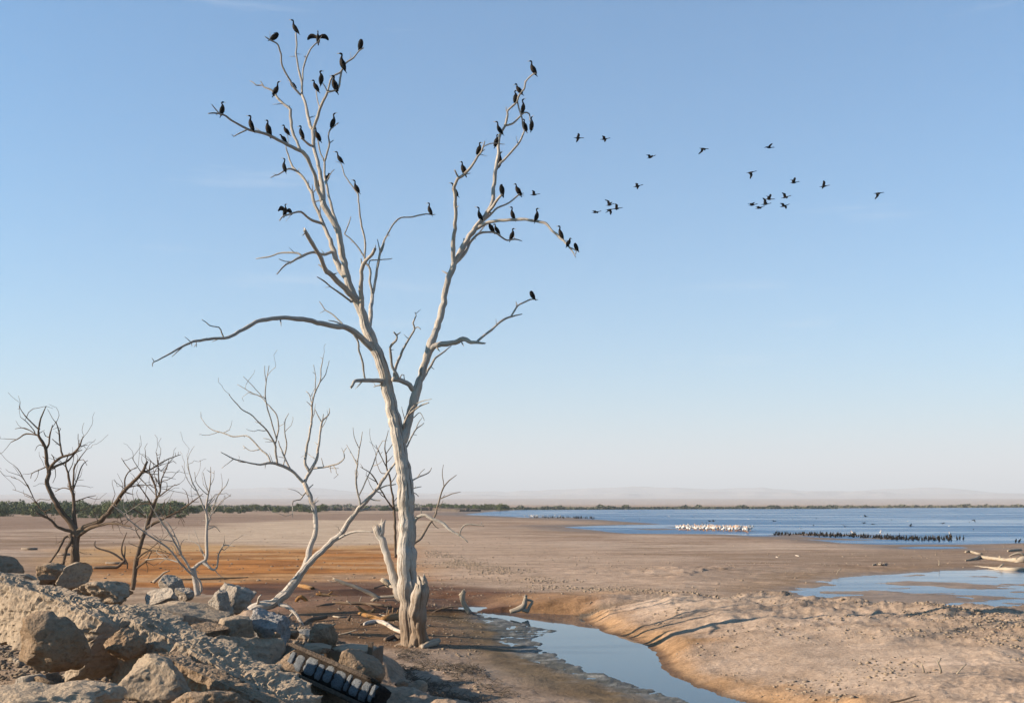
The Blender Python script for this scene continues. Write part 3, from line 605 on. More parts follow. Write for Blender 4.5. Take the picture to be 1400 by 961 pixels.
MAIN = [(0, "565,899,54 564.5,889,42 563.5,878,33 561,850,29 560,830,28 558,805,29 556.5,785,28 555.5,754,25 556,718,23 555,680,23 553,655,22 548,622,19.5 545,600,18.5 541,580,18 532,540,16.5 527.5,515,17 519,489,15.5 512,473,15.5 504,455,14.5 499,440,14.5 492,421,13.5 481,398.6,11 474,376,10 469.5,353,9 466,335,8.4 463.5,321.5,9 460,310,9 453,298.6,8.6 447,287,8.4 441,275.8,8"),
 (-1.5, "575,897,30 574,880,27 573,862,24 572,845,23 573,828,25 575.5,813,25 577.5,804,21 577,798,15", 'flat', .2), (-.2, "579,805,10 580,797,8.5 578.5,789,6", 'flat', .15),
 (.6, "548,815,16 541,795,13 535,778,11 530,763,10.5 524,742,9.5 518,731,9.5 513,722,8", 'flat'), (.2, "520,734,8 523,722,7 524.5,713,6.5", 'flat'),
 (0, "558,874,14 552,881,10 543,884,6 533,885.5,2.5"), (-1.4, "566,880,16 562,886,11 557,889.5,6 551,892,2.5"), (.2, "580,876,12 587,881.5,8 597,883.5,5 611,884,2"), (-1.0, "575,881,13 580,887,8 587,890,3"),
 # left crown
 (-.8, "441,276,6.5 437,264,5.4 432,253,5.4 431,241,5.2 426.5,230,5 420,216,5.4 414.5,209,5.4 411,206.5,5"),
 (-2.5, "411,206.7,4.6 399.5,201.5,4.4 389,196,4.2 379,191 369.7,186,4 363,183 351,179.8,3.6 343,178.6 335.5,175.7,3.2 315,163.6,2.8 309,159 300,155.5,2.6 292,155 285,155.3,1.5"), (None, "300,155.5,2 295,150 289.7,143,1.3"), (None, "337,178,2.2 328,182 319.6,187,1.4"),
 (.8, "411,206.7,4.4 406,194,4 400.6,181.5,4 398,168,4 397,153,4 396,149,4 382,137,3.2 376.7,130,3 371,123,2.6 361.8,119.6,2.2 358,116.5,2 350.5,117.3,1.6 346,113 342,111,1.1"), (None, "361,119.6,1.7 358,114 356,111,1.2"), (None, "396,149,2 396.2,144.5,1.2"),
 (1.4, "441,276,7 442.4,264,6.4 440,250.6,6 437.8,239,5.6 434,221.5,5.4 431.5,210,5.2 428.7,198.6,5 428,187,5 428,178,4.8"),
 (1.0, "428,178,4.4 424.7,173.5,4.4 420,157.5,4.2 417.8,143.7,4 413.5,131,3.8 413,129.5,3.6"),
 (-1, "413,130,3 408.6,128,3 399,115,2.8 388,96,2.6 385,85,2.5 384,73.7 380.5,62.4,2.3 376.7,58.7 369,55,1.9 362,50.6,1.2"), (.5, "413,129,3.2 413,115,3 410.4,103.6,2.8 407.6,90.5 404.8,73.7,2.4 405.8,64.3 404.5,45.6,2"), (1.5, "413.3,113,2.4 415,94,2.3 418.9,79 425.4,66,2 433,59 435,57.5,1.4"), (None, "418.5,80,1.3 417,75.5,1"),
 (-.6, "428,178,4.2 430.4,172,4.2 436,153,4 440.7,140.3,3.8 446,130,3.4 448,126,3.4"), (None, "448,126,2.8 450.7,115,2.6 452.6,107.4 458,103 464.8,99.9,2.3 468,95,2.2"), (None, "448,126,2.8 457,124 462.9,120.5,2.6 464.8,109 466.6,98,2.4 468.5,94 473,86.8 483.5,79,2.1 491,70 497.5,66,1.7"), (None, "447,124,1.8 444,118 441,114,1.5"), (.6, "437,150,1.8 434.5,138 432,124.5,1.5"),
 (-.8, "428.5,200,3.4 424.7,198.6,3.4 418,194 412,189,2.2"), (None, "394,198,1.2 394,190 392.5,184,.9"),
 (1.6, "464.5,315,5 459,301,4 454.4,289.5,3.8 451,273.5,3.6 447.5,258.6,3.4 445,247,3.2 443.5,233,3 443.5,221.5,2.9"), (None, "443.5,221.5,2.4 438.4,210 436,201,2.1 434.4,191.8,1.8"), (None, "443.5,221.5,2.6 447.5,210,2.5 450.4,196,2.3 449,187 451,178,2 455.6,173.5 463,168,1.4"), (None, "450.4,196,1.5 455.6,192,1"), (None, "446,248,1.5 450,241 453,235.7,1.2 457,232,.9"),
 # pale limb left of the leader
 (1.8, "472,378,8 467,372,8 462.4,362,7.5 457.5,347,7 453,336,6.4 451,328,6 446,317,5.6 441,304,5 437,293,4.6 433.8,286,4.4 430,278,4.2 427,265.5,4 423,257.5,3.8 417.8,247,3.6 411,239,3.4 405,234,3.2 399.5,228.4,2.8 396,219,2.4 392.6,207.8,2 391,200,1.3"), (-1.2, "405,234,2.6 401,232 395,230.8,2.2 388,234.5 380.6,239,1.6 376,240 370,243,1"), (-1.5, "440,305.5,3.6 428,302,3.4 421,297.5 412,290,2.8 403,290.6 395,293.5,2.4 387,295.8 382,301.5,1.6"), (None, "438,297,2.2 437.8,281.5,1.2"), (None, "427,265,1.6 431,260 434,257,1.2"), (None, "443,275.5,1.8 437,274 431,276 426,274.5,1.2"),
 (-2.8, "490,414,9.5 484.7,409,9 477.8,401,8.4 468.6,391.8,7.6 457,380,7.4 447,371,7 442,363,6.4 436.6,349.5,6 425,331,5.4 420,321,5.2 416.6,315,4.8", 'flat'), (None, "441,366,2.6 438,363.5 435,361.5,1"), (None, "417,316,1.2 414.6,311.5,.7"),
 (-1.6, "457,346,4.2 452.6,345,4.2 444.6,348,4 437.8,347 425,345,3.6 412.6,350.6,3.4 400,357.5,2.8 390,362.5,2.4 384,368 378.7,375,1.5"), (None, "412.5,350,2.6 408,346.5 402.5,345.7,2.5 385,346 367.5,351,2 350,354,1.2"), (None, "398,358,1.6 390,357.5 381,354,1"),
 (-1.0, "480,413,3 477.8,411,2.8 466,402 455,394,2.3 443.5,385,2 433,378.6,1.2"),
 (-7.0, "511,478,10 505,472.5,9.5 497.5,465,9 489,458,8.4 482.5,452.5,8 470,447.5,7.8 452.5,445,7.2 430,440,6.8 410,436,6.4 387.5,434,6 367.5,436,5.6 350,440.5,5.2 335,449,4.8 320,457.5,4.4 307.5,462.5,4.2 290,463,3.8 278,465 265,467,3.2 255,471 245,476,2.8 230,485,2.2 215,492.5,1.7 209,496.5,1.5 208.5,501,1"), (None, "305,460,2.2 303,455 299,447.5,1.8 287.5,445.5 282,441 276,437,1"), (None, "248,476,1.6 242,481 235,487.5,.9"), (None, "268,468,1.3 268.5,474.5,1"), (None, "470,446,2.6 467.5,442.5,2.3 455,430 445,424,1.7 441,418 437,412.5,1.1"), (None, "471,446,2.6 460,440.5 449,438,1.2"), (.4, "482,454,3.4 490,467.5,3 491,480 496,497.5,2.8 499,517.5,2.6"),
 (-1.6, "527,521,6.4 520,520.5,6 510,520.5 500,520,5.4 486,521,4.6 482.5,525 480,530,3", 'flat'), (None, "521,526,2.4 516,527 511,529,1"),
 (-1.2, "501,446,8 497.5,433,7 495,416,6.4 494,398.6,6 494.4,381.5,5.6 494.4,367.8,5.2 497,359.7,5 503,353,4.8 508.7,347,4.4 513,339.7,3.8", 'flat'), (None, "494.4,362,2.5 493.5,354,1.6"), (None, "512.6,340.5,1.6 513.6,335,1"),
 (2.6, "505,452,6.4 505.8,438.7,6 507,421.5,5.4 508.7,404,5"), (.6, "508.7,404,3.8 508,395 505.8,385,3.6 507,373.5,3.4 504,364,3.2 500.7,361 498.4,353,2.8 499,338.7,2.7 499,327,2.6 494.4,310,2.5 492,293,2.4 490.4,275.8,2.3 489,265,2.2 486.4,261,1.9 479.5,251.7,1.8 471.5,240.3,1.6 468.7,230 466,223,1.3"), (None, "498,351,2.4 490,338.7,2.3 483,330.7 477,325,2.1 471.5,320.4,2 473,316 477,305.5,1.6 479.5,296,1"), (None, "504,364,1.7 505,358.5 507,356,1.6 520,355 530,354.6 536,353.6,1.2"),
 (None, "508.7,404,4.2 511.6,396,4 513,385,3.8 515.6,369,3.6 518.4,355,3.4 520,347,3.4 525,330,2.6 532.5,315,2.3 540,303.5,2.1 548.7,298,2 562,297,2 572.8,294.6 582.6,292.6,1.9 591,294 595,293,1"), (None, "520,348,2.4 518,338 516,327.5,1.2"), (None, "521,345,2 525,336 527,325,1"),
 # right main limb
 (2.4, "549,604,15 554.5,592,13 558,578,11.5 562,562,11 567,542,12.5 572,526,11.5 578.5,505,10 583.4,487,11 588,474,12 595,455,9.6 602,434,9.6 606,418,9 608,404,8.4 614,380,8.2 621,360,8 629.6,345,7.6 640.5,325,7.2 653.6,307.7,7 664.5,294.6,6.4 671,283.7,6 673.7,272.8,5.4 673.5,262,5.2 676,246,5 678,230.4,4.8 681,213,4.4 681.8,195.5,4.2 683.5,184.5,4 690,172.5,3.6"),
 (None, "690,172.5,3 692,167,3 694,156,2.9 694.5,150.7,2.8 706.5,139.7,2.7 708.7,133 713,125.5,2.5 717.4,121 718.5,112.4,2.2 722.9,107 729.4,101.5,1.9 733.5,100.7,1"), (None, "692.4,152,1.6 692,146,.9"), (None, "692.5,168,1.5 691.3,162.5,.9"), (None, "718,115,1.2 717.3,110.5,.8"),
 (None, "690,172.5,2.6 701,169,2.5 709.7,160.5,2.4 716,154.5,2.3 723,156,2 725,165 727,172.5 728.5,176.5,1.4"), (None, "707.6,139.7,2.1 709.7,149.6 713,160.5,2 715,173.6 716.7,178.5,1.9"), (None, "680,228,4 685.7,221.7,3.4 696.6,210.8,3 707.6,197.6,2.6 713,189 717,178.5,2"),
 (-1.6, "621,361,6.6 619.7,356,6.4 619.4,345,6 620.8,327.4,5.6 622.6,305.5,5.3 623.5,288,5 622,268.4,4.8 621.5,256,4.5 626,245,4.1 632,241,3.9 642,230.4,3.5 650.8,217.3,3 657.3,208.6,2.6 660.6,202,2.2 662.8,193,1.2"), (None, "660.6,201,1.5 670,196.5 679,196.5,1.4 690,197.6,.9"), (None, "627,243,2.4 624,237 621,232.6,1.7"), (None, "658,208,1.5 663,204.6,.9"), (None, "637,238,1.4 643,237,.9"),
 (-1.0, "666,292,4 672,284,4 677.6,277,3.6 686.4,266,2.8", 'flat'), (1.2, "655,307,3.8 662,300,3.6 669,294.6,3.2 680,284.8,2.8 693,279.3,2.5 701.7,272.8,2.3 709,266.5,2.1 716,264,1.1"), (None, "711,266,1.3 716,267.5,.8"),
 (-1.8, "652,312,5.4 658,309,5 666.7,304.5,4.6 680,301.8,4.2 697,300.7,4 714.8,300,4 730,302.3,3.9 745.4,305.5,3.7 755,315.4,3.4 767,326.3,3 778,337.5,2.4 783,345 787,352,1.1"), (None, "778,338,1.6 783,340 788,342.7,1.5 787,348,1.1"),
 (1.6, "624,358,5 628.5,354,4.8 636,345,4.2 642.7,331.8,3.8 651.4,322,3.4 660,317.6,3 675.5,318,2.6 684,323,2.4 693,328.5,2.1 704,327,1.9 713.7,329.6,1"), (None, "654,320,2.2 660,312 664.5,306,1.6"),
 (-.8, "587,480,9.5 592,475,9 596,472.4,8.4 608,470.4,7.2 622,468.4,6.4 633.8,463,6 643.7,467.4,5 653.6,468.4,3.6 662.5,469.4,2", 'flat'), (None, "652,467.5,3.6 659.5,460.5,3.4 673.3,449.6,3.2 687,437.8,2.9 699,432.8,2.3 706,431 713.8,429.3,1.3"), (.5, "699,432,2.4 703,425 708,418,2.2 721,411.5,2 728,409.3,1.8 735.5,410,1"), (None, "706,420,1.3 705.5,412,.8"),
 (1.2, "571,530,4.4 578.5,516.8,3.8 586.4,505,3.4 592,495,3 595,490 600,486,2.6 608,480 617,473,1.3"),
 (-.6, "566,533,8 562,529,7.5 556.7,524.7,6.6 546.8,519.8,6.4 537,518.5,6.4"), (-.5, "540,518,4.8 539.5,507,4.2 545,493,3.8 551,479,3.4 558.7,463.5,3 566.6,449.6,2.5 564.6,441.7,2.2 568.6,432,1.6 567,427,1"), (None, "566.6,449.6,2 571,447 575,450,1.2"), (-.8, "544,516,4.2 540,508,4 536,501,3.8 535,487,3.6 533,475,3.4 538,469 542,465.5,3 543,459.5 538,453.6,2"), (None, "542.5,458,2 547.8,454,1.2"), (None, "553,521,1.8 552.5,512,1"), (None, "546,518,1.7 549,512 551.5,513,1"),
 (-1.2, "553,590,4 551.8,584,3.4 554.7,572,3 562.6,564,2.6 572.5,556,2.2 586.4,550.4,1.4"), (-1.4, "553,578,2 558,566,1.8 564.6,556 576.5,548.5,1.5 590,545.5,.9"), (1.0, "556,612,2.6 561.7,598,2.2 568.6,587,1.8 574,583 579.5,578,.9"), (None, "568.6,587,1.3 572,578 577,571,.8"), (None, "564,572,1.4 570,567 574.5,564,1.2 578,570,1.0 580,575,.7"), (None, "554,575,1.5 551,565 549,556,.8"),
 (-1.0, "563,722,7 567.6,711,5.6 572.5,705.5,5 582,704,4.8 592,709.5,4.6 606,716,4.2 616,725,3.6 629,732,2.8 639.7,740.5,1.5"), (None, "628,731.5,2.2 631,722,2 637.7,716.8 647.6,717,1.7 656,718 661.5,719,1.2"), (None, "576,704,1.4 575.5,690.7,1"), (None, "657,718.5,1.2 659,713,1"),
 (1.0, "562,657,2.2 572,652 586.4,646,1.6 590,639,.9"), (None, "570,653,1.2 575,646 580.5,641,.8"), (1, "563,668,1.7 570,666 575.5,665,1"), (1, "563,672,1.5 569,675 572,678.5,.8"),
]
dead_tree("dead_tree", "tall bleached dead tree with forked crown full of perched black birds", 37.0, MAIN, M['pale_wood'], 3, .30, perch=True, wob=.85)

PALE = [(0, "330,846,16 341,838,15 351,831,14.5 362,828,14 373,825,13.5 386,815,13.5 401,798.6,11.5 412,783,10 427.6,764,8.6 447,746,7.8 464.7,730,7.2 480,709,6.4 489.5,696,6 503,682,5.5 515,669,4.8 525,653,4 537,637,2.8 545,625,1.6"),
 (1.0, "414,780,9 419,768,8.4 421,761,8.2 425,746,7.6 431,726.5,7 431,704.6,6.8 426.5,687,6.6 421,669.7,6.2 416.6,660,6"),
 (-1.5, "416,660,5 414.7,659,4.8 407.7,652,4.6 398,643,4.2 384,636,4 370,633,3.5 356,635,2.8 338.6,632,2 319,627,1.7 310,622 302,618,.9"), (None, "319,627.5,1.2 311,634 303,640,.7"), (None, "370,633,2.8 366,623,2.4 356,614,2.2 346.5,602.5 336.6,595.6,1.8 319,596.6 305,592,1.6 291,587.7,1.3 283,582 275,571,.8"), (None, "356,614,1.6 342.5,616 332.6,609.4,.9"),
 (None, "379,634,3 377,618,2.8 376,606.5,2.5 365,588.7,2 352,576 342.5,566,1.6 332.6,561 320.8,549,1.3 313,539,.8"), (None, "376,607,2.4 378,600.5 381,583,2 378,567,1.8 368,555 356,542,1.5 342.5,536 324.7,525.5,.8"), (None, "378,600,2 372,579,1.8 365,555 362.7,539,1.6 364,521.5 368,499.8,.9"), (None, "363.6,522,1.2 362,510 362,499.8,.8"), (None, "357,541,1.2 346,528 332.6,514.6,.8"), (None, "376,606,1.6 369,601 360,599,.9"),
 (None, "396,640,2.8 388,622,2.2 380,602.5,1.4"), (None, "389,622,2 392,608.5 389.6,590.7,1.5 390,575 394.5,565,.8"),
 (.8, "416.5,660,5 419.6,652,4.8 425.5,642,4.4 432.5,628,3.8 435.4,608.5,3.4 438.4,588.7,3 440,577,2.6 445,571,2 450,565,1.6 450,558,.9"), (None, "440,577,1.8 433,565,1.4 429.5,558,.8"), (None, "441,576,1.6 442,566,.9"), (None, "424,645,4 419,638,3.9 416.6,632,3.7 419.6,612,3.4 423.6,590.7,3.2 426.5,571,3 426.5,555,2.6 429.5,539,2.2 437,523.5,1.9 439,503.7,1.5 442,487,.8"), (None, "437,523.5,1.5 445,511.6 450,493,.8"), (None, "430.5,534,1.5 431.5,515.6 428.5,498.8,.8"), (None, "426.5,553,1.6 422.6,539 418.5,535,.9"), (None, "426.5,556,1.3 422,551 419,549,.8"),
 (None, "428,640,2.9 437,639 447,638,2.3 463,633,1.9 471,626,1.5 470,618 474,612,.8"), (None, "451,637,1.3 453,646,.8"), (None, "443,639,1.4 441,632 439,626,.9"), (None, "447,638,1.2 456,640 463,640,.7"),
 (-.7, "419,672,2.2 414,677 410,682.8,1.9 401,685,1.7 400,695 400,706.8,1.1"), (None, "413,677,1.2 405,671 394,668,.7"), (None, "421,668,2 428,662,1.2"),
 (None, "491,696,3.6 492.5,690.7,3 490.5,679,2.8 487.5,663,2.5 487.5,645,2.2 490.5,619.5,1.7 495.5,590,.8"), (None, "487.5,634,1.7 481,621 473.7,607.7,.8"), (None, "490.5,611.6,1.3 484.6,597.8 482.5,584,.7"), (None, "491.5,676,1.8 503,651 513,627,1.4 518,611.6 523,602.5,.8"), (None, "517,669,2.4 528,664 541,662,1.6"), (None, "488,698,3.4 495,697 503,695.6,3 508,690.7,1.6"), (None, "505,681,2.2 513,683.5 520,684,1.2"),
 (-.8, "462,736,4.4 467.8,733,3.6 483.6,727,3 496,726 509,727,2"), (-.6, "383,826,6.5 392,829,5.6 401,835.7,5 410,846.6,4.4 415.5,858,3"), (None, "401,836,3.4 394,845,3 386,853,1.8"), (-.5, "352,826,4 354,818,3 357,813,2.2", 'flat')]
dead_tree("dead_tree", "pale leaning dead tree with upright fork behind the rubble, left of the tallest", 39.0, PALE, M['white_wood'], 21, .30, .22)

DARK = [(0, "101,782,13 102,769,12 103,751,10.5 104,731,10.5 103,724,10 95.5,714,8 84,698.7,7.4 76.8,686,7 68,671,6.6 64.6,660,6.2 66.5,646.7,5.6 63.7,630,5 62.7,615,4.6 58,603.7,4 52.4,596,3.4 53.4,585,2.6 56,571.8,2 63,555,1"),
 (None, "53,587,2 39,573.7,1.6 30,562.5 26,555,.8"), (None, "51,595,2.2 35.6,593,1.9 24,600 15,604.6,.9"), (None, "50,594,1.6 33.7,585 20.6,586,.8"), (None, "47,590,1.3 37.5,577.5 28,570,.7"), (None, "63,614,2.4 66.5,607 68,594,2 72,581,.9"), (None, "67,598,1.4 62,596 59.5,590,.8"), (None, "61,611,1.4 55,608 50,611,.8"), (None, "63,628,1.4 58,624,.9"),
 (None, "66,646,4.6 69,639,4.2 75,631.8,3.8 86,624,3.3 99,620.5,2.7 108.6,611,2.2 112,601 115,596,.9"), (None, "86,624,2.6 82.4,609,2.3 80.5,590.6,1.9 76.4,575.6,1.1"), (None, "82,609,1.7 76,604 71,600,.9"), (None, "75,632,1.5 73.5,625 70,621,.9"), (None, "68,641,4 80.5,635.5,3.4 93.6,629,2.6 103,618.6,1.9 112,615,.9"), (None, "108,611,1.4 114,609 120,608,.7"), (None, "109,610,1.3 106.5,600 107,593,.7"),
 (1.0, "104,728,6 102,716,5.6 101,708.5,5.2 100,680,4.4 97,669,3.8 92.7,646.7,2.8 90,633.6,2 94.5,618.6,.9"), (None, "99.5,674,3 100,665.5,2.8 101,641,2.2 106.7,630,1.7 118,615,.8"), (None, "101,668,2 103,661.7 112,637.4,1.5 120,629,.7"), (None, "97,669,1.8 86,667 75,672,.9"), (None, "93,647,1.3 99,634 101,622,.7"), (None, "106,630,1.2 114,628 119,636,.7"),
 (-1.2, "105,732,9 106.7,727,8.6 120,719,7.8 135,713.7,7 146,702.5,5.8 159,686,5.2 172,669,4.8 187,654,4.3 195.7,643,3.8 201,631.8,2.8", 'flat'), (None, "196,646,2.6 209.7,639,2.2 224.7,630,1.7 236,625 247,621.5,.8"), (None, "171,670,2.3 171.3,654,1.9 178,643 187,640,.9"), (None, "179,644,1.4 171,634 165.7,626,.7"), (None, "193,645,1.4 186,635 180.7,625,.7"), (None, "176,666,1.9 191,662.7 209.7,663.6,1"), (None, "198,643,1.7 208,652 213.5,667 218,676,.9"), (None, "190,652,1.6 201,663 212,676,.9"), (None, "205,641,1.2 206,632,.7"), (None, "215,636,1.2 220,644 228,635 237,630,.6"), (None, "217,634,1.0 214,622,.6"), (None, "144,705,1.8 150,703 156,698,.9"), (None, "143,706,1.6 137,699,.8"),
 (-1.8, "106,733,7 108.6,730.6,6 127,720,4.6 150,715.6,3.6 172,718,2.2 180,721,1"), (None, "150,715,1.5 158,712 166,716,.7"), (None, "168,717,1.3 164,707 161,700,.7"),
 (-.6, "102,727,6 93.6,725,4.6 80.5,721,4 71,712,3.4 60,705.5 50.6,701.5,1.8"), (None, "66,709,2 62,700 56,695.5,1.8 46.8,682,1.4 28,646.7,1.2 18.7,635.5,.6"), (None, "45,680,1 30,673 17,669,.5"), (None, "62,699,1.2 70,695 70,686,.7"), (None, "36,664,.9 26,656 15,652,.5"), (None, "48,684,.9 42,672 38,662,.5"),
 (-.6, "99,728,4 95,732,3.4 88,736,3.2 82.4,747.4,3 74,760 65.5,773,2.6"), (-.4, "98,736,5 96.4,741,4.2 90,755,4 86,773,3.6"), (None, "66,637,1.6 52,643 44,647 42,654,.7"), (None, "53,642,.9 51,652 47,658,.5"), (None, "75,640,1.1 76,650 72,660,.6"), (None, "105,685,1.6 118,680 131,677,.8")]
dead_tree("dead_tree", "dark brown twisted dead tree with long right limb, leftmost in the photo", 46.0, DARK, M['brown_wood'], 33, .4, .5)

LEAN = [(0, "181,806,6.5 182.6,796,6 184.5,773.6,6.2 189,755,5.8 196.6,730.6,5.4 203,712,5.2 208,697,4.8 213.5,682,4.2"),
 (None, "213,683,3 219,671,2.2 217,652,1.7 214.4,618.6,.7"), (None, "214,681,2.6 211.6,663.6,2 204,645,1.5 206,630,.7"), (None, "218,674,2 222,652,1.6 229,637 231,628,.7"), (None, "215,680,2.2 230,669,1.6 239.7,661.7,.7"), (None, "209,696,2.6 203,683,2 196,672 188,662,.9"), (None, "223,668,1.1 236,671,.7"), (None, "211,690,1.6 200,688 188,690,.8"),
 (-.8, "200,722,4.4 209.7,715.6,3.8 224.7,708,3 243.4,698.7,2.2 263.7,685,1.7 277,675,.9"), (None, "243,699,1.2 248,706 252,714,.7"), (None, "262,686,1 272,686,.6"), (-1.0, "187,764,3 202,753,2.6 221,754,2 241.6,760.5,.9"), (None, "202,753,1.3 213,744 218,738,.7"), (-.8, "186,777,3.6 188,775.5,3.2 198.5,768,2.6 204,760 208,752,1"), (None, "199,768,1.1 202,776 201,782,.7"), (None, "203,710,1.8 190,700 178,694,.9"), (.5, "205,706,1.4 214,702 223,704,.7"), (None, "194,740,1.3 187,728 184,718,.7")]
dead_tree("dead_tree", "slim dark dead tree leaning right, foot greened, second from the left", 41.0, LEAN, M['brown_wood'], 44, .3, .95)

FORK = [(0, "271,814,8.5 269,803,8 266,785,7 263.7,776.7,6.4"), (.6, "264,778,5.4 272.4,770,5 280,766 283.4,760,4.6 282,737,4 283.4,715.5,3.6 282,693.7,3 284.5,678.4,2.2 287.7,657,1.6 288,638,.8"), (None, "283,704.6,2.2 272.4,678.4,1.8 260.4,652,1.4 255.6,622,.6"), (None, "266.4,669.7,1.3 256,655 248.7,636,.6"), (None, "283.2,720,2.2 292,693.7,1.7 298.7,676 309.6,663,1.2 313,654,.6"), (None, "290,702,1.4 303,685 315,677,.7"), (None, "284,676,1.4 275,668 268,658.7 266,645,.6"), (None, "285,674,1.2 281,660 278,646,.6"), (None, "287,665,1 292,655 293,643,.6"),
 (-.7, "277,769,4 284,774,3.6 290,779,3.2 296.5,775.6,2.7 298.7,759,2.3 303,750 307.4,745,1.9 321.6,746.8,.9"), (None, "288,778,2 282,768 274,748 264,740 258,738,.9"), (None, "294,779,1.4 300,786 306,789,.7"), (-1.0, "264,786,4.2 263.7,783,3.8 248.4,759,3.2 233,731,2.5 220,713,2 206,690,.9"), (None, "248,757,2.4 239.7,733,2 228.7,714.5,1.6 222,712,.8"), (-2.2, "275,808,3.6 272,793,3 252.8,776.7,2.8 233,752.7,2.6 220,742,2.4 202,730.6,2.1 178,711.8,1.7 155.4,691,.9"), (None, "247,769,1.8 242,768,1.7 222,763 199,765,1"), (None, "282,725,1.3 294,720 301,727,.7"), (None, "266,782,1.2 256,776 250,780,.7")]
dead_tree("dead_tree", "small silvery dead tree forking low behind the rubble mound, right of the dark ones", 39.0, FORK, M['white_wood'], 55, .3, .4)

THIN = [(0, "541,762,4 541,750,3.8 540,718,3.5 539,694.6,3.2 536,673,2.9 534,659,2.6 532,649,2.4 529,639,2.2 528,623.5,1.9 526,609.6,1.5 531,588,.7"), (None, "538,696,2.4 525,677,2 515,659,1.8 507,647,1.6 492.5,638,.8"), (None, "528,637,1.6 518,618.5 514,608,.7"), (None, "528,620,1.3 537,605.7 540,594,.7"), (None, "529,632,1.2 537,623,.7"), (None, "530,646,1.3 522,647 515,633 514,620,.7"), (None, "534,660,1.4 540,652 544,640,.8"), (None, "538,686,1.2 546,676 552,668,.7")]
dead_tree("dead_tree", "thin dark dead sapling standing just behind the tallest tree's trunk", 44.0, THIN, M['brown_wood'], 66, .3, .4)
SLIM = [(0, "560,752,4.4 566.6,742,4 576.5,734,3.6 586.4,718,3.2 594,706.5,2.9 598,692.6,2.5 604,673,2.1 607,665,1.9 614,657,1.6 624,649,.8"), (None, "607,665,1.4 605,647,1.1 606.5,635,.6"), (None, "601,682,1.5 610,678 618,675,1.3 630,672,.7"), (None, "597,696,1.1 603,690 606,684,.6"), (None, "590,712,1.3 596,720 600,722,.7"), (None, "585,720,1 592,708 594,700,.6")]
dead_tree("dead_tree", "slender bare sapling leaning right behind the tallest tree's trunk, above the bent low branch", 45.0, SLIM, M['mid_wood'], 77, .3, .3)

# ------------------------------------------------------------------ driftwood, logs and stumps lying on the lakebed
def gdepth(u, v):
    z = 0.0
    for _ in range(6):
        d = (CH - z) * F / (v - HV); z = gz((u - 700) * d / F, d)
    return (CH - z) * F / (v - HV)
def wood_piece(name, label, mat, chains, cat, seed, group=None, lift=0.0, lump=.2):
    """chains: polylines 'u,v,width'; the first one's first point fixes where the piece lies (its foot on the ground)"""
    first = parse(chains[0]); d0 = gdepth(first[0, 0], first[0, 1] + first[0, 2] * .4)
    parts = []; lie = cat in ("log", "driftwood", "bark", "root", "post") or name in ("curved_branch", "tangled_branch", "broken_stick")
    for ci, t in enumerate(chains):
        cap = 'flat'
        q = parse(t); seg = np.hypot(np.diff(q[:, 0]), np.diff(q[:, 1]))
        c = catmull(q, [max(2, int(s / 2.5)) for s in seg])
        arc = np.linspace(0, 1, len(c))
        pts, rad = [], []
        if ci == 0 and lie:                       # lies on the ground: each point at the distance where the ground carries it
            zg = d0 * (first[0, 1] - HV + first[0, 2] * .4)
            ds = np.clip(zg / (c[:, 1] + c[:, 2] * .4 - HV), d0 * .94, d0 * 1.07)
        elif ci == 0: ds = np.full(len(c), d0)
        else: ds = np.full(len(c), stem[int(np.argmin(np.hypot(stem[:, 0] - c[0, 0], stem[:, 1] - c[0, 1]))), 2])
        if ci == 0: stem = np.column_stack([c[:, 0], c[:, 1], ds])
        for i in range(len(c)):
            d = ds[i]
            pts.append(P(c[i, 0], c[i, 1], d)); rad.append(max(c[i, 2], .8) * .5 * d / F)
        so = Soup(); so.add(*tube(np.array(pts), np.array(rad), 10, lump, seed + ci, cap)); parts.append(so)
    base = P(first[0, 0], first[0, 1], d0)
    if len(parts) == 1:
        me = parts[0].mesh(name, base); return put(name, me, mat, label=label, cat=cat, group=group, loc=base)
    r = empty(name, base, label=label, cat=cat, group=group)
    for i, so in enumerate(parts): put("stem" if i == 0 else "offshoot", so.mesh("stem", base), mat, r)
    return r
W = wood_piece
W("fallen_branch", "pale fallen branch slanting up to the left in the dark mud by the tallest tree", M['drift_wood'], ["519,819,5 510,813,5.4 495,806,5 480,800,4.6 466,795,4.4 456,791,3", "462,794,2 455,795 448,793,1", "498,830,4 507,823,4.6 516,817,4.6 530,815.5,4.4 552,815,4"], "branch", 1)
W("fallen_log", "short orange-stained log lying against the tallest tree's trunk", M['orange_wood'], ["509,829,7 520,824,8 534,822.5,9 553,823,9"], "log", 2)
W("tangled_root", "orange-brown tangled root lying left of the tallest tree's foot", M['orange_wood'], ["490,838,5 502,841,6 516,845,6 529,848,6 534,844,5", "489,828,3 495,834,4.5 505,838,4.6 513,832,4"], "root", 3)
W("broken_log", "ragged orange log end half sunk behind the white curved branch", M['orange_wood'], ["522,846.5,7 530,845,10 540,843.5,11 553,842,11", "531,840,2.5 532,834,1.5", "537,838,2.5 537,831,1.5", "543,838,2.2 544,833,1.4"], "log", 4)
W("curved_branch", "bone-white curved branch on the sand left of the tallest tree's foot", M['white_wood'], ["498,853,4.5 506,850.5,6 516,849.5,6.5 527,852,6 536,858,5.6 544,862,5 552,864.5,4.5", "536,860,5.5 533,867,6 531,873,5.5"], "branch", 5)
W("log_end", "thick pale broken log end poking out left behind the tallest trunk", M['drift_wood'], ["545,812,9 536,804,9 529,796,8.5 523,792,6"], "log", 6)
W("bark_log", "small grey log with a side stub at the tallest tree's foot", M['drift_wood'], ["578,884,6 586,880.5,9 594,878,10 599,876,8", "583,881,5 579,886,4 574,888,3"], "log", 7)
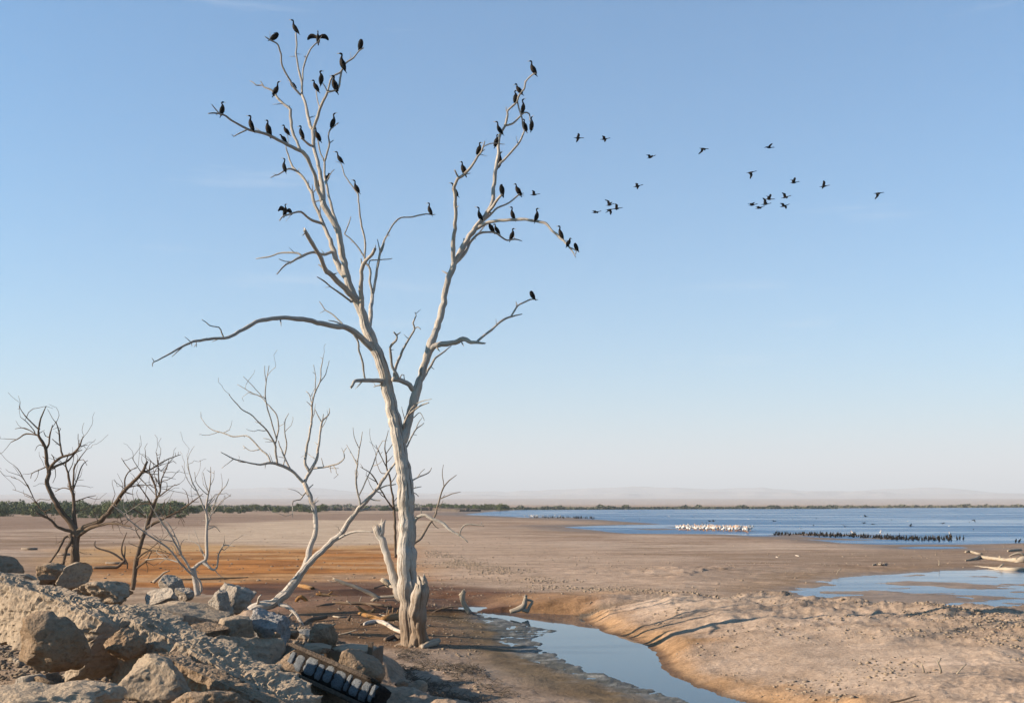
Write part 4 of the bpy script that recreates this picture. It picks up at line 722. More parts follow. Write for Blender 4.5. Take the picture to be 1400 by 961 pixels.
W("tree_stump", "thin knobbly leaning stump by the dark pool edge", M['drift_wood'], ["642,838,8 637,830,6.5 633,822,6.5 632,815,7.5 634,809,6", "633,814,4.5 629,812,4", "634,811,3 634.5,806,2"], "stump", 8)
W("tree_stump", "splayed pale stump with two prongs at the head of the pool", M['drift_wood'], ["697,836,5 708,833,8 716,828,8 718,820,6 719,814,4", "714,833,6 721,834,5 724,829,4 728,822,3.5 722,820,3", "722,834,5 721,836,5"], "stump", 9)
W("fallen_log", "short orange log in the dark mud right of the leaning pale tree", M['orange_wood'], ["409,800,5 418,802,6 427,804,5"], "log", 10)
W("snag", "pointed orange wood snag in the mud below the leaning pale tree", M['orange_wood'], ["404,822,3.5 411,816,6 418,820,4.5 424,827,2.5"], "snag", 11)
W("dark_log", "dark stubby log on the sand below the leaning pale tree", M['brown_wood'], ["414,853,5 422,848,6 434,845,6 446,843,5"], "log", 12)
W("fallen_branch", "dark long straight branch lying on the orange mud behind the rubble", M['brown_wood'], ["243,792,2 280,791,3 312,790,2.6 339,789,1.2"], "branch", 13)
W("dark_log", "dark low log half sunk in the brown mud in front of the orange flat", M['brown_wood'], ["432,829,2 445,827,5 462,825,3"], "log", 14)
W("snag", "small dark forked snag on the brown mud between the leaning tree and rubble", M['brown_wood'], ["330,807,3 336,804,4 341,807,2", "336,805,2 334,801,1"], "snag", 15)
W("mud_stump", "small pointed stump on the sand left of the curved white branch", M['brown_wood'], ["476,848,6 478,844,4 479,841,2"], "stump", 16)
W("stick", "thin pale stick on the shaded sand left of the tallest tree", M['drift_wood'], ["463,867,1.6 474,865,2 489,860.5,1.2"], "stick", 17)
W("drift_log", "long pale driftwood log at the pond's far edge", M['drift_wood'], ["1406,778.5,6.0 1385,778.5,6.8 1365,777.5,5.2 1340,775.5,4.2 1312,773.5,3.6 1303,772.5,1.5", "1364,777,3.0 1371,771,2.4", "1311,774,3.0 1320,771.5,3.3"], "driftwood", 18)
W("drift_tree", "bleached uprooted tree with root mass at the right edge beyond the pond", M['drift_wood'], ["1412,763,13.5 1396,765,9.0 1380,765.5,5.4 1358,763.5,4.5 1340,761.5,4.2 1332,764,3.3 1320,766,1.8", "1404,762,7.5 1396,766,6.8 1388,771,5.2 1384,775,4.5", "1407,766,7.5 1400,770,6.0 1393,775,5.2", "1400,760,4.5 1394,756,3.9 1388,757,3.0 1380,760,1.8", "1370,764.5,3.0 1366,760.5,2.1", "1352,763,2.4 1350,760,1.5", "1338,763,2.2 1341,767,1.5"], "driftwood", 19)
W("drift_branch", "short pale driftwood branch lying on the flat behind the uprooted tree", M['drift_wood'], ["1320,754.5,2.7 1328,754,3.6 1336,756.5,3.0 1343,757,2.1", "1328,755,2.0 1326,757.5,1.5"], "driftwood", 20)
W("drift_branch", "small pale branch beyond the uprooted tree at the right edge", M['drift_wood'], ["1378,753,2.4 1386,752,3.3 1396,751.5,2.7"], "driftwood", 21)
W("drift_snag", "small forked driftwood piece on the flat left of the pond's long log", M['drift_wood'], ["1193,772,1.6 1200,770.5,2 1206,772,1.6 1213,769.5,1", "1205,771,1.4 1203,768.5,1"], "driftwood", 22)
W("stick", "thin pale stick standing in the sand left of the pond", M['drift_wood'], ["1144,785,1.3 1146,780,1.2 1150,777,.9"], "stick", 23)
W("stick", "tiny upright pale stick left of the long driftwood log", M['drift_wood'], ["1284,773,2.2 1284,769,1.2 1283.5,766,.9"], "stick", 24)
W("stick", "short upright stick, leftmost of three on the near dune", M['drift_wood'], ["1263,919,3 1262,913,2.4 1259.5,907,2"], "stick", 25)
W("forked_stick", "forked upright stick on the near dune, middle of three", M['drift_wood'], ["1287,919,3 1285,912,2.6 1282,904,2.4", "1283,905,2 1286.5,899,1.6"], "stick", 26)
W("stick", "slanted stick on the near dune, rightmost of three", M['drift_wood'], ["1308,921,2.2 1314,914,2 1321,907,1.6"], "stick", 27)
W("stick", "dark long stick lying at the bottom edge of the near dune", M['brown_wood'], ["1216,960,2 1232,957,2.6 1252,951,1.6"], "stick", 28)
W("drift_chip", "small pale driftwood chip on the flat below the pelicans", M['white_wood'], ["1088,759,1.6 1093,760,1.5"], "driftwood", 29)
W("drift_chip", "smallest pale chip on the flat left of the other chip", M['white_wood'], ["1061,761,1.4 1064,761.5,1.3"], "driftwood", 30)
W("dead_branch", "crooked dead branch with upright forks lying behind the rubble heap at the left", M['brown_wood'], ["128,776,4 145,775,4.6 160,775,4.5 166,770,4 171,765,3 167,757,2.6 167,745,2 173,728,1", "168,765,3 152,755,2.6 131,748,2 130,740,1.4", "171,765,2.4 174,770 174,778,1.6", "170,763,2 171,752,1.4 171,746,1"], "branch", 31)
W("dead_branch", "thin dark curled branch end standing behind the pale rock on the mound", M['drift_wood'], ["210,796,5 217,790,3.4 224,783,2.6 232,780,1.4"], "branch", 32)
W("tangled_branch", "grey tangled branch with upright twigs left of the tallest tree, behind the curved white one", M['drift_wood'], ["470,838,4 482,834,4.4 496,830,4 508,826,3.4 520,826,2.4", "484,833,2.4 480,826,1.8 474,821,1.2", "496,830,2.2 492,822,1.6 494,815,1", "505,827,2.2 514,832,1.8 521,838,1.2"], "branch", 41)
W("fallen_log", "long thin dark log lying along the brown mud left of the tallest trunk", M['brown_wood'], ["455,823,3 478,824,4 505,825,3.6 535,829,3"], "log", 42)
W("fallen_branch", "reddish forked branch in the brown mud between the leaning tree and the tallest", M['orange_wood'], ["432,812,3 446,813,3.6 462,816,3 474,815,1.8", "448,813,2.2 455,808,1.4", "440,812,2 436,808,1.2"], "branch", 43)
W("root_snag", "pale root snag with short prongs on the sand below the leaning pale tree", M['drift_wood'], ["425,862,4 436,858,5 448,857,4.4 458,853,2.6", "438,858,3 434,852,2", "448,857,2.6 452,862,1.6"], "snag", 44)
W("fallen_branch", "thin dark branch arching over the mud right behind the tallest trunk", M['brown_wood'], ["590,838,2.6 603,832,2.6 618,829,2.2 630,829,1.2", "604,832,1.5 608,826,.9"], "branch", 45)
W("bark_slab", "split brown bark slab against the left of the tallest tree's foot", M['brown_wood'], ["527,874,6 538,870,7.5 549,872,6"], "bark", 46)
for i in range(14):
    u, v = rng.uniform(446, 545), rng.uniform(803, 858); L = rng.uniform(9, 26); s = rng.uniform(-.5, .35); w = rng.uniform(1.4, 3.2); k = rng.choice(['drift_wood', 'brown_wood', 'orange_wood', 'drift_wood'])
    W("broken_stick", "short broken stick in the tangle on the mud left of the tallest tree", M[k], [f"{u},{v},{w} {u+L*.5},{v+s*L*.4+rng.uniform(-2,2)},{w*1.1} {u+L},{v+s*L},{w*.5}"] + ([f"{u+L*.5},{v+s*L*.4},{w*.6} {u+L*.6+rng.uniform(-3,3)},{v-rng.uniform(4,9)},{w*.3}"] if i % 2 else []), "stick", 600 + i, group="broken sticks left of the tallest tree")
for u0, u1, v, lb in ((30, 50, 750, "grey round post lying on the far flat, left of the others"), (78, 97, 757.5, "dark round post lying on the flat behind the leftmost tree"), (145, 171, 769.5, "dark round post lying on the flat right of the leftmost tree")):
    W("fallen_post", lb, M['mid_wood'], [f"{u0},{v},3.4 {(u0+u1)/2},{v+.3},3.6 {u1},{v},3.4"], "post", int(u0), lump=.06)

# ------------------------------------------------------------------ rubble
def ico(sub):
    bm = bpy.data.meshes.new("t"); import bmesh
    b = bmesh.new(); bmesh.ops.create_icosphere(b, subdivisions=sub, radius=1); v = np.array([q.co[:] for q in b.verts]); f = np.array([[w.index for w in q.verts] for q in b.faces]); b.free()
    bpy.data.meshes.remove(bm); return v, f
ICO = {k: ico(k) for k in (1, 2, 3, 5)}
def rock_shape(seed, size, cuts=5, rough=.16, box=.35, sub=5, flat=0.0):
    v, f = ICO[sub]; v = v.copy(); rs = np.random.RandomState(seed)
    m = np.max(np.abs(v), axis=1)[:, None]; v = v * (1 - box) + v / m * box * .82
    for ci in range(cuts + 7):
        n = rs.normal(size=3); n /= np.linalg.norm(n); h = rs.uniform(.45, .78) if ci < cuts else rs.uniform(.66, .92)
        dd = v @ n - h + .035 * vnoise(v[:, 0] * 7, v[:, 1] * 7, v[:, 2] * 7, seed + ci); v = v - np.outer(np.maximum(dd, 0), n) * .98
    v = v - (v.max(0) + v.min(0)) / 2; v = v / np.abs(v).max(0)
    L = np.linalg.norm(v, axis=1)[:, None]; nn = v / L
    s = np.asarray(size, float)
    w = v * s / np.mean(s); k = np.mean(s)
    disp = rough * (fbm(w[:, 0] * 1.6 + seed, w[:, 1] * 1.6, w[:, 2] * 1.6, s=seed, o=5, g=.6) * .45) - rough * .45 * np.abs(fbm(w[:, 0] * 6 * max(k, .4), w[:, 1] * 6 * max(k, .4), w[:, 2] * 6 * max(k, .4), s=seed + 5, o=3))
    v = v + nn * disp[:, None]
    return v * s, f
def rock(name, label, u, v, w, h, d, mat, seed, cuts=5, rough=.16, box=.35, yaw=0, tilt=0, deep=.8, cat="rock", group=None, sub=5):
    """u,v: centre in photo pixels; w,h: size there; d: distance"""
    sz = (w * .5 * d / F, w * .5 * d / F * deep, h * .5 * d / F)
    vv, f = rock_shape(seed, sz, cuts, rough, box, sub)
    me = mesh_np(name, vv, f, False)
    o = put(name, me, mat, label=label, cat=cat, group=group, loc=P(u, v, d)); o.rotation_euler = (0, R(tilt), R(yaw))
    return o
def beam_rock(name, label, path, prof, mat, seed, rough=.10, cat="rubble", n_len=170, n_per=26, rf=1.0):
    """a broken slab: a cross-section prof [(across, up)] swept along path, both subdivided, broken ends, rough faces"""
    path = np.array(path, float); seg = np.linalg.norm(np.diff(path, axis=0), axis=1)
    c = catmull(path, [max(2, int(n_len * s / seg.sum())) for s in seg])
    pr = []
    for i in range(len(prof)):
        a, b = np.array(prof[i], float), np.array(prof[(i + 1) % len(prof)], float)
        k = max(2, int(n_per * np.linalg.norm(b - a)))
        for j in range(k): pr.append(a + (b - a) * j / k)
    pr = np.array(pr); m = len(pr); rings = []
    tan = np.gradient(c, axis=0); tan /= np.linalg.norm(tan, axis=1)[:, None]
    for i in range(len(c)):
        t = tan[i]; side = np.cross(t, (0, 0, 1)); side /= np.linalg.norm(side); up = np.cross(side, t)
        k = 1 + .14 * float(vnoise(np.array([i * .13]), np.array([seed * 1.0]))[0]) 
        e = min(i, len(c) - 1 - i); k *= (.80, .93, .985)[e] if e < 3 else 1
        rings.append(c[i] + (np.outer(pr[:, 0], side) + np.outer(pr[:, 1], up)) * k)
    v = np.concatenate(rings); n = len(c)
    cen = np.repeat(c, m, axis=0); nn = v - cen; nn /= np.linalg.norm(nn, axis=1)[:, None] + 1e-6
    x, y, z = v[:, 0], v[:, 1], v[:, 2]
    v = v + nn * (rough * .75 * fbm(x * 1.7, y * 1.7, z * 1.7, s=seed, o=5, g=.55) - rough * .9 * rf * np.abs(fbm(x * 8, y * 8, z * 8, s=seed + 3, o=3)))[:, None]
    f = []
    for i in range(n - 1):
        for k in range(m):
            k2 = (k + 1) % m; f.append((i * m + k, i * m + k2, (i + 1) * m + k2, (i + 1) * m + k))
    v = np.vstack([v, c[0] - tan[0] * .05, c[-1] + tan[-1] * .05])
    for k in range(m):
        f.append((k, len(v) - 2, (k + 1) % m)); f.append(((n - 1) * m + k, (n - 1) * m + (k + 1) % m, len(v) - 1))
    base = c[len(c) // 2].copy()
    me = mesh_np(name, v - base, f, False)
    return put(name, me, mat, label=label, cat=cat, loc=base)

# the long broken concrete wall running down from the left edge
beam_rock("broken_wall", "long sunlit broken concrete slab running in from the left edge", [P(-150, 772, 23.5), P(-60, 786, 22.2), P(0, 803, 21), P(60, 819, 19.6), P(110, 836, 18.4), P(158, 860, 17.2)], [(-.5, .16), (.30, .20), (.42, .02), (.62, -.80), (-.55, -.80)], M['concrete'], 5, .10)
beam_rock("broken_wall", "shaded lower broken concrete slab slanting down to the bottom edge", [P(150, 838, 18.2), P(200, 862, 17.6), P(260, 890, 17.0), P(320, 925, 16.2), P(400, 972, 15.2)], [(-.55, .16), (.28, .18), (.40, .02), (.46, -.8), (-.55, -.8)], M['concrete'], 9, .09)
beam_rock("sand_crust", "thin ledge of crusted gravel along the shaded slab at the bottom left", [P(225, 895, 16.2), P(270, 918, 15.6), P(320, 940, 15.1), P(380, 968, 14.6)], [(-.2, .06), (.14, .06), (.18, -.06), (-.2, -.08)], M['rock_brown'], 12, .05, cat="crust")
rock("boulder", "big rounded brown aggregate boulder in front of the sunlit slab", 76, 876, 98, 84, 16.2, M['rock_brown'], 101, 4, .16, .10, 20, 8, .9, "boulder")
rock("boulder", "rough tan boulder at the bottom left, right of the big brown one", 216, 930, 106, 60, 14.6, M['concrete'], 102, 5, .16, .25, -15, 14, .8, "boulder")
rock("boulder", "added boulder in place of the dark hollow under the shaded slab between two larger boulders", 172, 880, 56, 46, 16.8, M['rock_brown'], 103, 5, .2, .3, 30, 0, .8, "boulder")  # stand-in boulder, added where a dark hollow opens beneath the slab
rock("boulder", "low gravelly lump along the bottom left edge", 60, 966, 190, 60, 13.2, M['concrete'], 104, 4, .25, .1, 0, 0, .7, "boulder")
rock("boulder", "gravel lump at the bottom edge below the tan boulder", 290, 962, 110, 40, 14.2, M['rock_brown'], 105, 4, .25, .1, 10, 0, .7, "boulder")
rock("dirt_heap", "dark earth heap at the far left edge of the rubble", -14, 780, 84, 46, 33, M['rock_brown'], 106, 2, .2, .05, 0, 0, 1.0, "heap")
rock("concrete_block", "small square concrete block with sunlit end, left of the slab pile", 29, 797, 42, 26, 24.5, M['concrete'], 107, 1, .06, .9, 28, 4, .8, "block")
rock("concrete_slab", "upright triangular concrete slab leaning at the leftmost tree's foot", 102, 788, 52, 36, 25.5, M['concrete'], 108, 6, .10, .6, 30, -28, .5, "slab")
rock("rubble_chunk", "flat rubble chunk behind the triangular slab", 75, 782, 46, 26, 27, M['rock_brown'], 109, 5, .15, .5, 0, 5, .9)
rock("rubble_chunk", "ochre rubble chunk between the square block and triangular slab", 62, 795, 34, 20, 25.5, M['rock_brown'], 110, 5, .2, .3, 50, 0, .8)
rock("rubble_heap", "crumbly pale heap in the middle of the left rubble", 138, 812, 92, 40, 24.5, M['concrete'], 111, 8, .34, .05, 0, 0, .9, "heap")
rock("rock", "white-topped rock on the mound behind the crumbly heap", 236, 802, 40, 32, 25, M['rock_pale'], 112, 7, .12, .35, 20, 15, .8)
rock("rock", "pale wedge of rock lying below the white-topped rock", 222, 816, 56, 26, 24.2, M['rock_pale'], 113, 6, .14, .4, -20, -12, .7)
rock("rock", "small pale rock right of the white-topped rock", 252, 813, 26, 20, 24.6, M['rock_pale'], 114, 6, .14, .4, 10, 0, .8)
rock("concrete_slab", "flat-topped sand-coloured slab on the mound left of the upright chunk", 262, 842, 110, 36, 22.6, M['concrete'], 115, 3, .12, .6, 8, 6, .8, "slab")
rock("rubble_chunk", "upright sunlit concrete chunk on the mound's right end", 300, 828, 30, 46, 22.8, M['rock_pale'], 116, 6, .14, .45, 15, -6, .8)
rock("boulder", "grey-white rounded boulder behind the upright chunk", 320, 820, 58, 42, 24, M['rock_pale'], 117, 3, .16, .15, 0, 12, .8, "boulder")
rock("rubble_chunk", "shaded drum-shaped concrete chunk below the grey boulder", 322, 864, 46, 46, 22, M['concrete'], 118, 3, .08, .55, 25, 0, .9)
rock("rubble_chunk", "small shaded wedge under the flat-topped slab", 283, 868, 60, 36, 21.4, M['rock_brown'], 119, 7, .12, .5, 25, 0, .8)
rock("rock", "blue-grey rough rock at the foot of the leaning pale tree", 368, 862, 62, 48, 23.5, M['rock_grey'], 120, 5, .18, .25, -20, 22, .8)
rock("concrete_slab", "wide flat shaded slab in the middle of the lower rubble", 330, 896, 120, 62, 19.6, M['concrete'], 121, 3, .10, .65, 12, 4, .8, "slab")
rock("rubble_chunk", "dark post-like chunk right of the blue-grey rock", 378, 874, 12, 22, 22.6, M['rock_brown'], 122, 4, .1, .8, 10, 0, 1)
rock("rock", "sunlit-edged ragged rock standing above the ribbed slab", 441, 870, 40, 40, 24.5, M['rock_brown'], 123, 6, .2, .4, 30, 0, .7)
rock("concrete_block", "low square block below the ragged rock", 434, 888, 38, 16, 23.6, M['concrete'], 124, 1, .06, .9, 6, 0, .9, "block")
rock("boulder", "shaded boulder bearing the ribbed slab at the bottom", 425, 938, 160, 84, 19.4, M['rock_brown'], 125, 4, .12, .35, 0, 18, .7, "boulder")
rock("boulder", "smooth shaded boulder behind the ribbed slab's right end", 494, 918, 66, 48, 21.2, M['rock_brown'], 126, 3, .10, .25, 0, 20, .8, "boulder")
rock("stone", "left of two small round stones on the shaded sand", 549, 935, 20, 13, 24.6, M['concrete'], 127, 3, .1, .2, sub=3, cat="stone")
rock("stone", "right of two small round stones on the shaded sand", 571, 937, 27, 17, 24.4, M['concrete'], 128, 3, .1, .2, sub=3, cat="stone")
rock("rusty_lump", "dark rusty lump at the bottom edge below the ribbed slab", 543, 956, 34, 22, 23, M['rock_brown'], 129, 5, .16, .6, sub=3, cat="lump")
rock("rock", "dark rock jutting from the mud left of the ragged rock", 398, 866, 22, 16, 25, M['rock_brown'], 130, 5, .15, .4, sub=3)
RS = [(rng.uniform(-20, 480), rng.uniform(14.5, 29)) for _ in range(120)]
RX = np.array([(u - 700) * d / F for u, d in RS]); RD = np.array([d for u, d in RS]); RZ = terrain(RX, RD, False)
for i in range(120):
    x, d, z = float(RX[i]), float(RD[i]), float(RZ[i]); sz = .06 + .30 * rng.random() ** 2.2
    if z < .5: continue
    vv, f = rock_shape(200 + i, (sz, sz * rng.uniform(.6, 1), sz * rng.uniform(.5, .9)), 6, .16, .35, 3)
    o = put("rubble_stone", mesh_np("rubble_stone", vv, f, False), M[rng.choice(['concrete', 'concrete', 'rock_brown', 'rock_pale'])], label="small loose stone scattered over the rubble bank", cat="stone", group="loose stones on the rubble bank", loc=(x, d, z + sz * .2)); o.rotation_euler = (0, 0, rng.uniform(0, 6))

# ribbed slab: dark beam with a row of pale blocks
def ribbed():
    a, b = P(398, 899, 19.2), P(514, 951, 17.8)
    ax = b - a; L = np.linalg.norm(ax); ax /= L; up = np.array((0, .55, 1.)); up -= ax * (up @ ax); up /= np.linalg.norm(up); nn = np.cross(ax, up)
    if nn[1] > 0: nn = -nn
    r = empty("ribbed_slab", a, label="dark ribbed slab with a row of pale blue-grey blocks at the bottom", cat="slab")
    def bx(l0, l1, h0, h1, o0, o1, seed, name, mat, rough):
        vv, f = rock_shape(seed, (1, 1, 1), -7, rough, 1.0, 3)
        vv = vv / np.abs(vv).max(axis=0)
        pts = [a + ax * ((l0 + l1) / 2 + q[0] * (l1 - l0) / 2) + up * ((h0 + h1) / 2 + q[2] * (h1 - h0) / 2) + nn * ((o0 + o1) / 2 + q[1] * (o1 - o0) / 2) - a for q in vv]
        put(name, mesh_np(name, pts, f), mat, r)
    bx(-.05, L + .06, -.20, .20, -.30, .05, 301, "core", M['tar'], .05)
    bx(-.12, L - .10, .17, .25, -.14, .13, 302, "top_rail", M['dirt'], .08)
    bx(.1, L + .02, -.27, -.19, -.3, .12, 303, "bottom_rail", M['dirt'], .05)
    x = .02; wd = [.10, .18, .24, .13, .17, .23, .08, .17, .15, .07]
    tot = sum(wd) + .03 * len(wd); k = L / tot
    for i, w in enumerate(wd):
        bx(x, x + w * k, -.18 + rng.uniform(0, .05), .165 - rng.uniform(0, .05), -.1, .080 - rng.uniform(0, .02), 310 + i, "block", M['tile'], .09); x += (w + .03) * k
ribbed()
# open wooden box half buried in sand
def box():
    d = 24.0; c = P(478, 893, d); s = d / F
    r = empty("sand_box", c, label="half-buried dark timber box filled with sand, right of the ragged rock", cat="box")
    def bb(x0, x1, y0, y1, z0, z1, name, mat):
        v = [(x, y, z) for z in (z0, z1) for y in (y0, y1) for x in (x0, x1)]
        f = [(0, 2, 3, 1), (4, 5, 7, 6), (0, 1, 5, 4), (2, 6, 7, 3), (0, 4, 6, 2), (1, 3, 7, 5)]
        put(name, mesh_np(name, v, f, False), mat, r)
    bb(-.50, .44, -.03, .03, -.45, .03, "front_board", M['brown_wood']); bb(.44, .50, -.05, 1.0, -.45, .09, "side_board", M['brown_wood']); bb(.42, .52, -.08, .0, -.45, .30, "corner_post", M['brown_wood'])
    bb(-.56, -.50, -.05, 1.0, -.45, .03, "side_board", M['brown_wood'])
    vv, f = rock_shape(330, (.5, .52, .10), 0, .2, .5, 3)
    put("sand_fill", mesh_np("sand_fill", vv + np.array((-.03, .50, .02)), f), M['concrete'], r)
    r.rotation_euler = (0, R(4), R(-8))
box()

# ------------------------------------------------------------------ clods, gravel and twig litter too many to count
def scatter(name, label, pts, sizes, mat, seed, flat=.6, kind="stuff"):
    v0, f0 = ICO[1]; rs = np.random.RandomState(seed); n = len(pts)
    pts = np.asarray(pts); z = terrain(pts[:, 0], pts[:, 1], False)
    V = np.repeat(v0[None], n, 0) * (1 + .35 * rs.uniform(-1, 1, (n, len(v0), 1)))
    sc = np.stack([sizes * rs.uniform(.7, 1.5, n), sizes * rs.uniform(.6, 1.2, n), sizes * flat * rs.uniform(.6, 1.3, n)], 1)
    V = V * sc[:, None, :]; a = rs.uniform(0, 6.28, n); ca, sa = np.cos(a)[:, None], np.sin(a)[:, None]
    X = V[..., 0] * ca - V[..., 1] * sa + pts[:, 0][:, None]; Y = V[..., 0] * sa + V[..., 1] * ca + pts[:, 1][:, None]; Z = V[..., 2] + (z + sizes * flat * .3)[:, None]
    f = (f0[None] + (np.arange(n) * len(v0))[:, None, None]).reshape(-1, 3)
    put(name, mesh_np(name, np.stack([X, Y, Z], 2).reshape(-1, 3), f, False), mat, label=label, kind=kind)
rs = np.random.RandomState(5)
pts = []; sz = []
def along(poly, n, spread, s0, s1):
    seg = np.linalg.norm(np.diff(poly, axis=0), axis=1); cum = np.concatenate([[0], np.cumsum(seg)])
    wgt = rs.uniform(0, 1, n) ** 1.3
    t = wgt * cum[-1]; x = np.interp(t, cum, poly[:, 0]); y = np.interp(t, cum, poly[:, 1])
    pts.extend(np.stack([x + rs.normal(0, spread, n), y + rs.normal(0, spread, n)], 1)); sz.extend(s0 + (s1 - s0) * rs.uniform(0, 1, n) ** 3)
along(RIDGE[::-1], 5200, .9, .02, .085); along(RIDGE[::-1], 4200, 2.6, .015, .065)
along(GW([(1560, 960), (1300, 890), (1150, 862), (1000, 845), (860, 838)], .4), 900, 1.0, .015, .06)
for _ in range(6500):
    u, v = rs.uniform(560, 1440), rs.uniform(735, 970); p = G(u, v, .2)
    pts.append(p[:2]); sz.append(.015 + .055 * rs.uniform() ** 4 + .0003 * p[1])
pts = np.array(pts); sz = np.array(sz)
cl = vnoise(pts[:, 0] * .5, pts[:, 1] * .5, s=70)
zz, ii = terrain(pts[:, 0], pts[:, 1]); ok = (ii['pool'] > .5) & (ii['pond'] > .6) & (ii['onleft'] < .5) & (zz > -.05) & (cl > np.where(ii['ridge'] < 2.5, -.35, .12))
scatter("dry_clods", "dried mud clods strewn along the sand ridge", pts[ok], sz[ok], M['clod'], 6)
n = 15000; u = rs.uniform(-60, 520, n); d = rs.uniform(12.5, 33, n); pts = np.stack([(u - 700) * d / F, d], 1); sz = .010 + .07 * rs.uniform(0, 1, n) ** 4
ok = terrain(pts[:, 0], pts[:, 1], False) > .35
scatter("bank_gravel", "gravel and crumbs covering the rubble bank", pts[ok], sz[ok], M['clod'], 8, .8)
n = 1800; u = rs.uniform(380, 660, n); v = rs.uniform(808, 900, n); pts = np.array([G(a, b)[:2] for a, b in zip(u, v)]); sz = .012 + .05 * rs.uniform(0, 1, n) ** 4
scatter("mud_crumbs", "crumbs of mud and bark round the tallest tree's foot", pts, sz, M['clod'], 10)
n = 1500; u = rs.uniform(100, 700, n); v = rs.uniform(715, 800, n); pts = np.array([G(a, b)[:2] for a, b in zip(u, v)]); sz = .02 + .09 * rs.uniform(0, 1, n) ** 5
scatter("flat_crumbs", "scattered dark crumbs over the open mud flat", pts, sz, M['clod'], 12)
def litter():
    so_v, so_f = [], []; poly = GW([(545, 890), (600, 898), (650, 915), (720, 961), (700, 985), (560, 985), (545, 930)])
    x0, y0 = poly.min(0); x1, y1 = poly.max(0); k = 0
    cand = np.stack([rs.uniform(x0, x1, 9000), rs.uniform(y0, y1, 9000)], 1)
    den = fbm(cand[:, 0] * .8, cand[:, 1] * .8, s=81, o=3)
    cand = cand[(sdf(poly, cand[:, 0], cand[:, 1]) < 0) & (den > rs.uniform(-.5, .9, len(cand)))][:3200]
    z = terrain(cand[:, 0], cand[:, 1], False)
    for (x, y), zz in zip(cand, z):
        L = rs.uniform(.08, .34); a = rs.uniform(0, 6.28); el = rs.normal(.1, .22); r = rs.uniform(.005, .013)
        dx = np.array((math.cos(a) * math.cos(el), math.sin(a) * math.cos(el), math.sin(el))); s = np.cross(dx, (0, 0, 1.)); s /= np.linalg.norm(s); t = np.cross(s, dx)
        c = np.array((x, y, zz + .02 + abs(math.sin(el)) * L * .5 + rs.uniform(0, .05))); bend = t * rs.normal(0, .05)
        for i in range(3):
            m = c + dx * L * (i - 1) * .5 + bend * (i == 1); rr = r * (1 - .25 * i)
            so_v += [m + s * rr, m - s * rr * .5 + t * rr * .87, m - s * rr * .5 - t * rr * .87]
        for i in (0, 3):
            for q in range(3): so_f.append((k + i + q, k + i + (q + 1) % 3, k + i + 3 + (q + 1) % 3, k + i + 3 + q))
        k += 9
    put("twig_litter", mesh_np("twig_litter", np.array(so_v), np.array(so_f)), M['litter'], label="tangle of dark twig litter on the shaded sand", kind="stuff")
litter()

# ------------------------------------------------------------------ vegetation along the far shore
def bush_mesh(name, seed, n=900, leaf=.19, w=1.0, h=1.0):
    r_ = np.random.RandomState(seed); blobs = [(r_.uniform(-.7, .7) * w, r_.uniform(-.7, .7) * w, r_.uniform(.2, .75) * h, r_.uniform(.28, .5)) for _ in range(9)]
    v, f = [], []; k = 0
    for i in range(n):
        bx, by, bz, br = blobs[r_.randint(len(blobs))]
        dv = r_.normal(size=3); dv /= np.linalg.norm(dv); p = np.array((bx, by, bz)) + dv * br * r_.uniform(.6, 1.05) * np.array((w, w, h))
        p[2] = max(p[2], .02)
        a, b = r_.normal(size=3), r_.normal(size=3); a /= np.linalg.norm(a); b -= a * (a @ b); b /= np.linalg.norm(b); s = leaf * r_.uniform(.5, 1.2) * .5
        v += [p - a * s, p + b * s * .7, p + a * s, p - b * s * .7]; f.append((k, k + 1, k + 2, k + 3)); k += 4
    return mesh_np(name, np.array(v), np.array(f), False)
BUSH = [bush_mesh("bush", 400 + i) for i in range(5)]
FBUSH = [bush_mesh("bush", 420 + i, 240, .4) for i in range(3)]
def bushes(n, u0, u1, v0, v1, hpx, name, label, group, mat, lib, prof=None):
    for i in range(n):
        t = (i + rng.uniform(.1, .9)) / n; u = u0 + (u1 - u0) * t; v = rng.uniform(v0, v1) if prof is None else prof(t) + rng.uniform(v0, v1)
        d = CH * F / (v - HV); h = hpx * rng.choice((.6, .75, .85, .9, 1.0, 1.15)) * d / F; x = (u - 700) * d / F
        me = lib[rng.randrange(len(lib))]
        o = put(name, me, mat, label=label, cat="bush", group=group, loc=(x, d, -.12))
        w = h * rng.uniform(.8, 1.3); o.scale = (w, w * .8, h); o.rotation_euler = (0, 0, rng.uniform(0, 6.28))
for k in range(2): bushes(56, -60, 258, 701 - 2 * k, 706 - 3 * k, 14.5 - k, "green_bush", "dense green bush in the belt behind the leftmost dead trees", "green bushes behind the left dead trees", M['leaf'], BUSH)
bushes(16, 95, 260, 706.5, 709, 6, "low_bush", "low green bush in front of the bush belt at the left", "low bushes in front of the belt", M['leaf'], BUSH)
bushes(40, 235, 440, 698, 702, 8, "shore_bush", "low green bush along the shore behind the leaning pale tree", "low shore bushes in the middle distance", M['leaf'], BUSH)
bushes(26, 420, 560, 696.5, 699, 5.5, "shore_bush", "low olive bush on the eroded shore bank behind the tallest tree", "olive bushes on the eroded bank", M['far_leaf'], BUSH)
bushes(26, 578, 690, 696.6, 698.0, 8, "shore_bush", "far green bush left of the lake's far tip", "green bushes left of the lake tip", M['leaf'], BUSH)
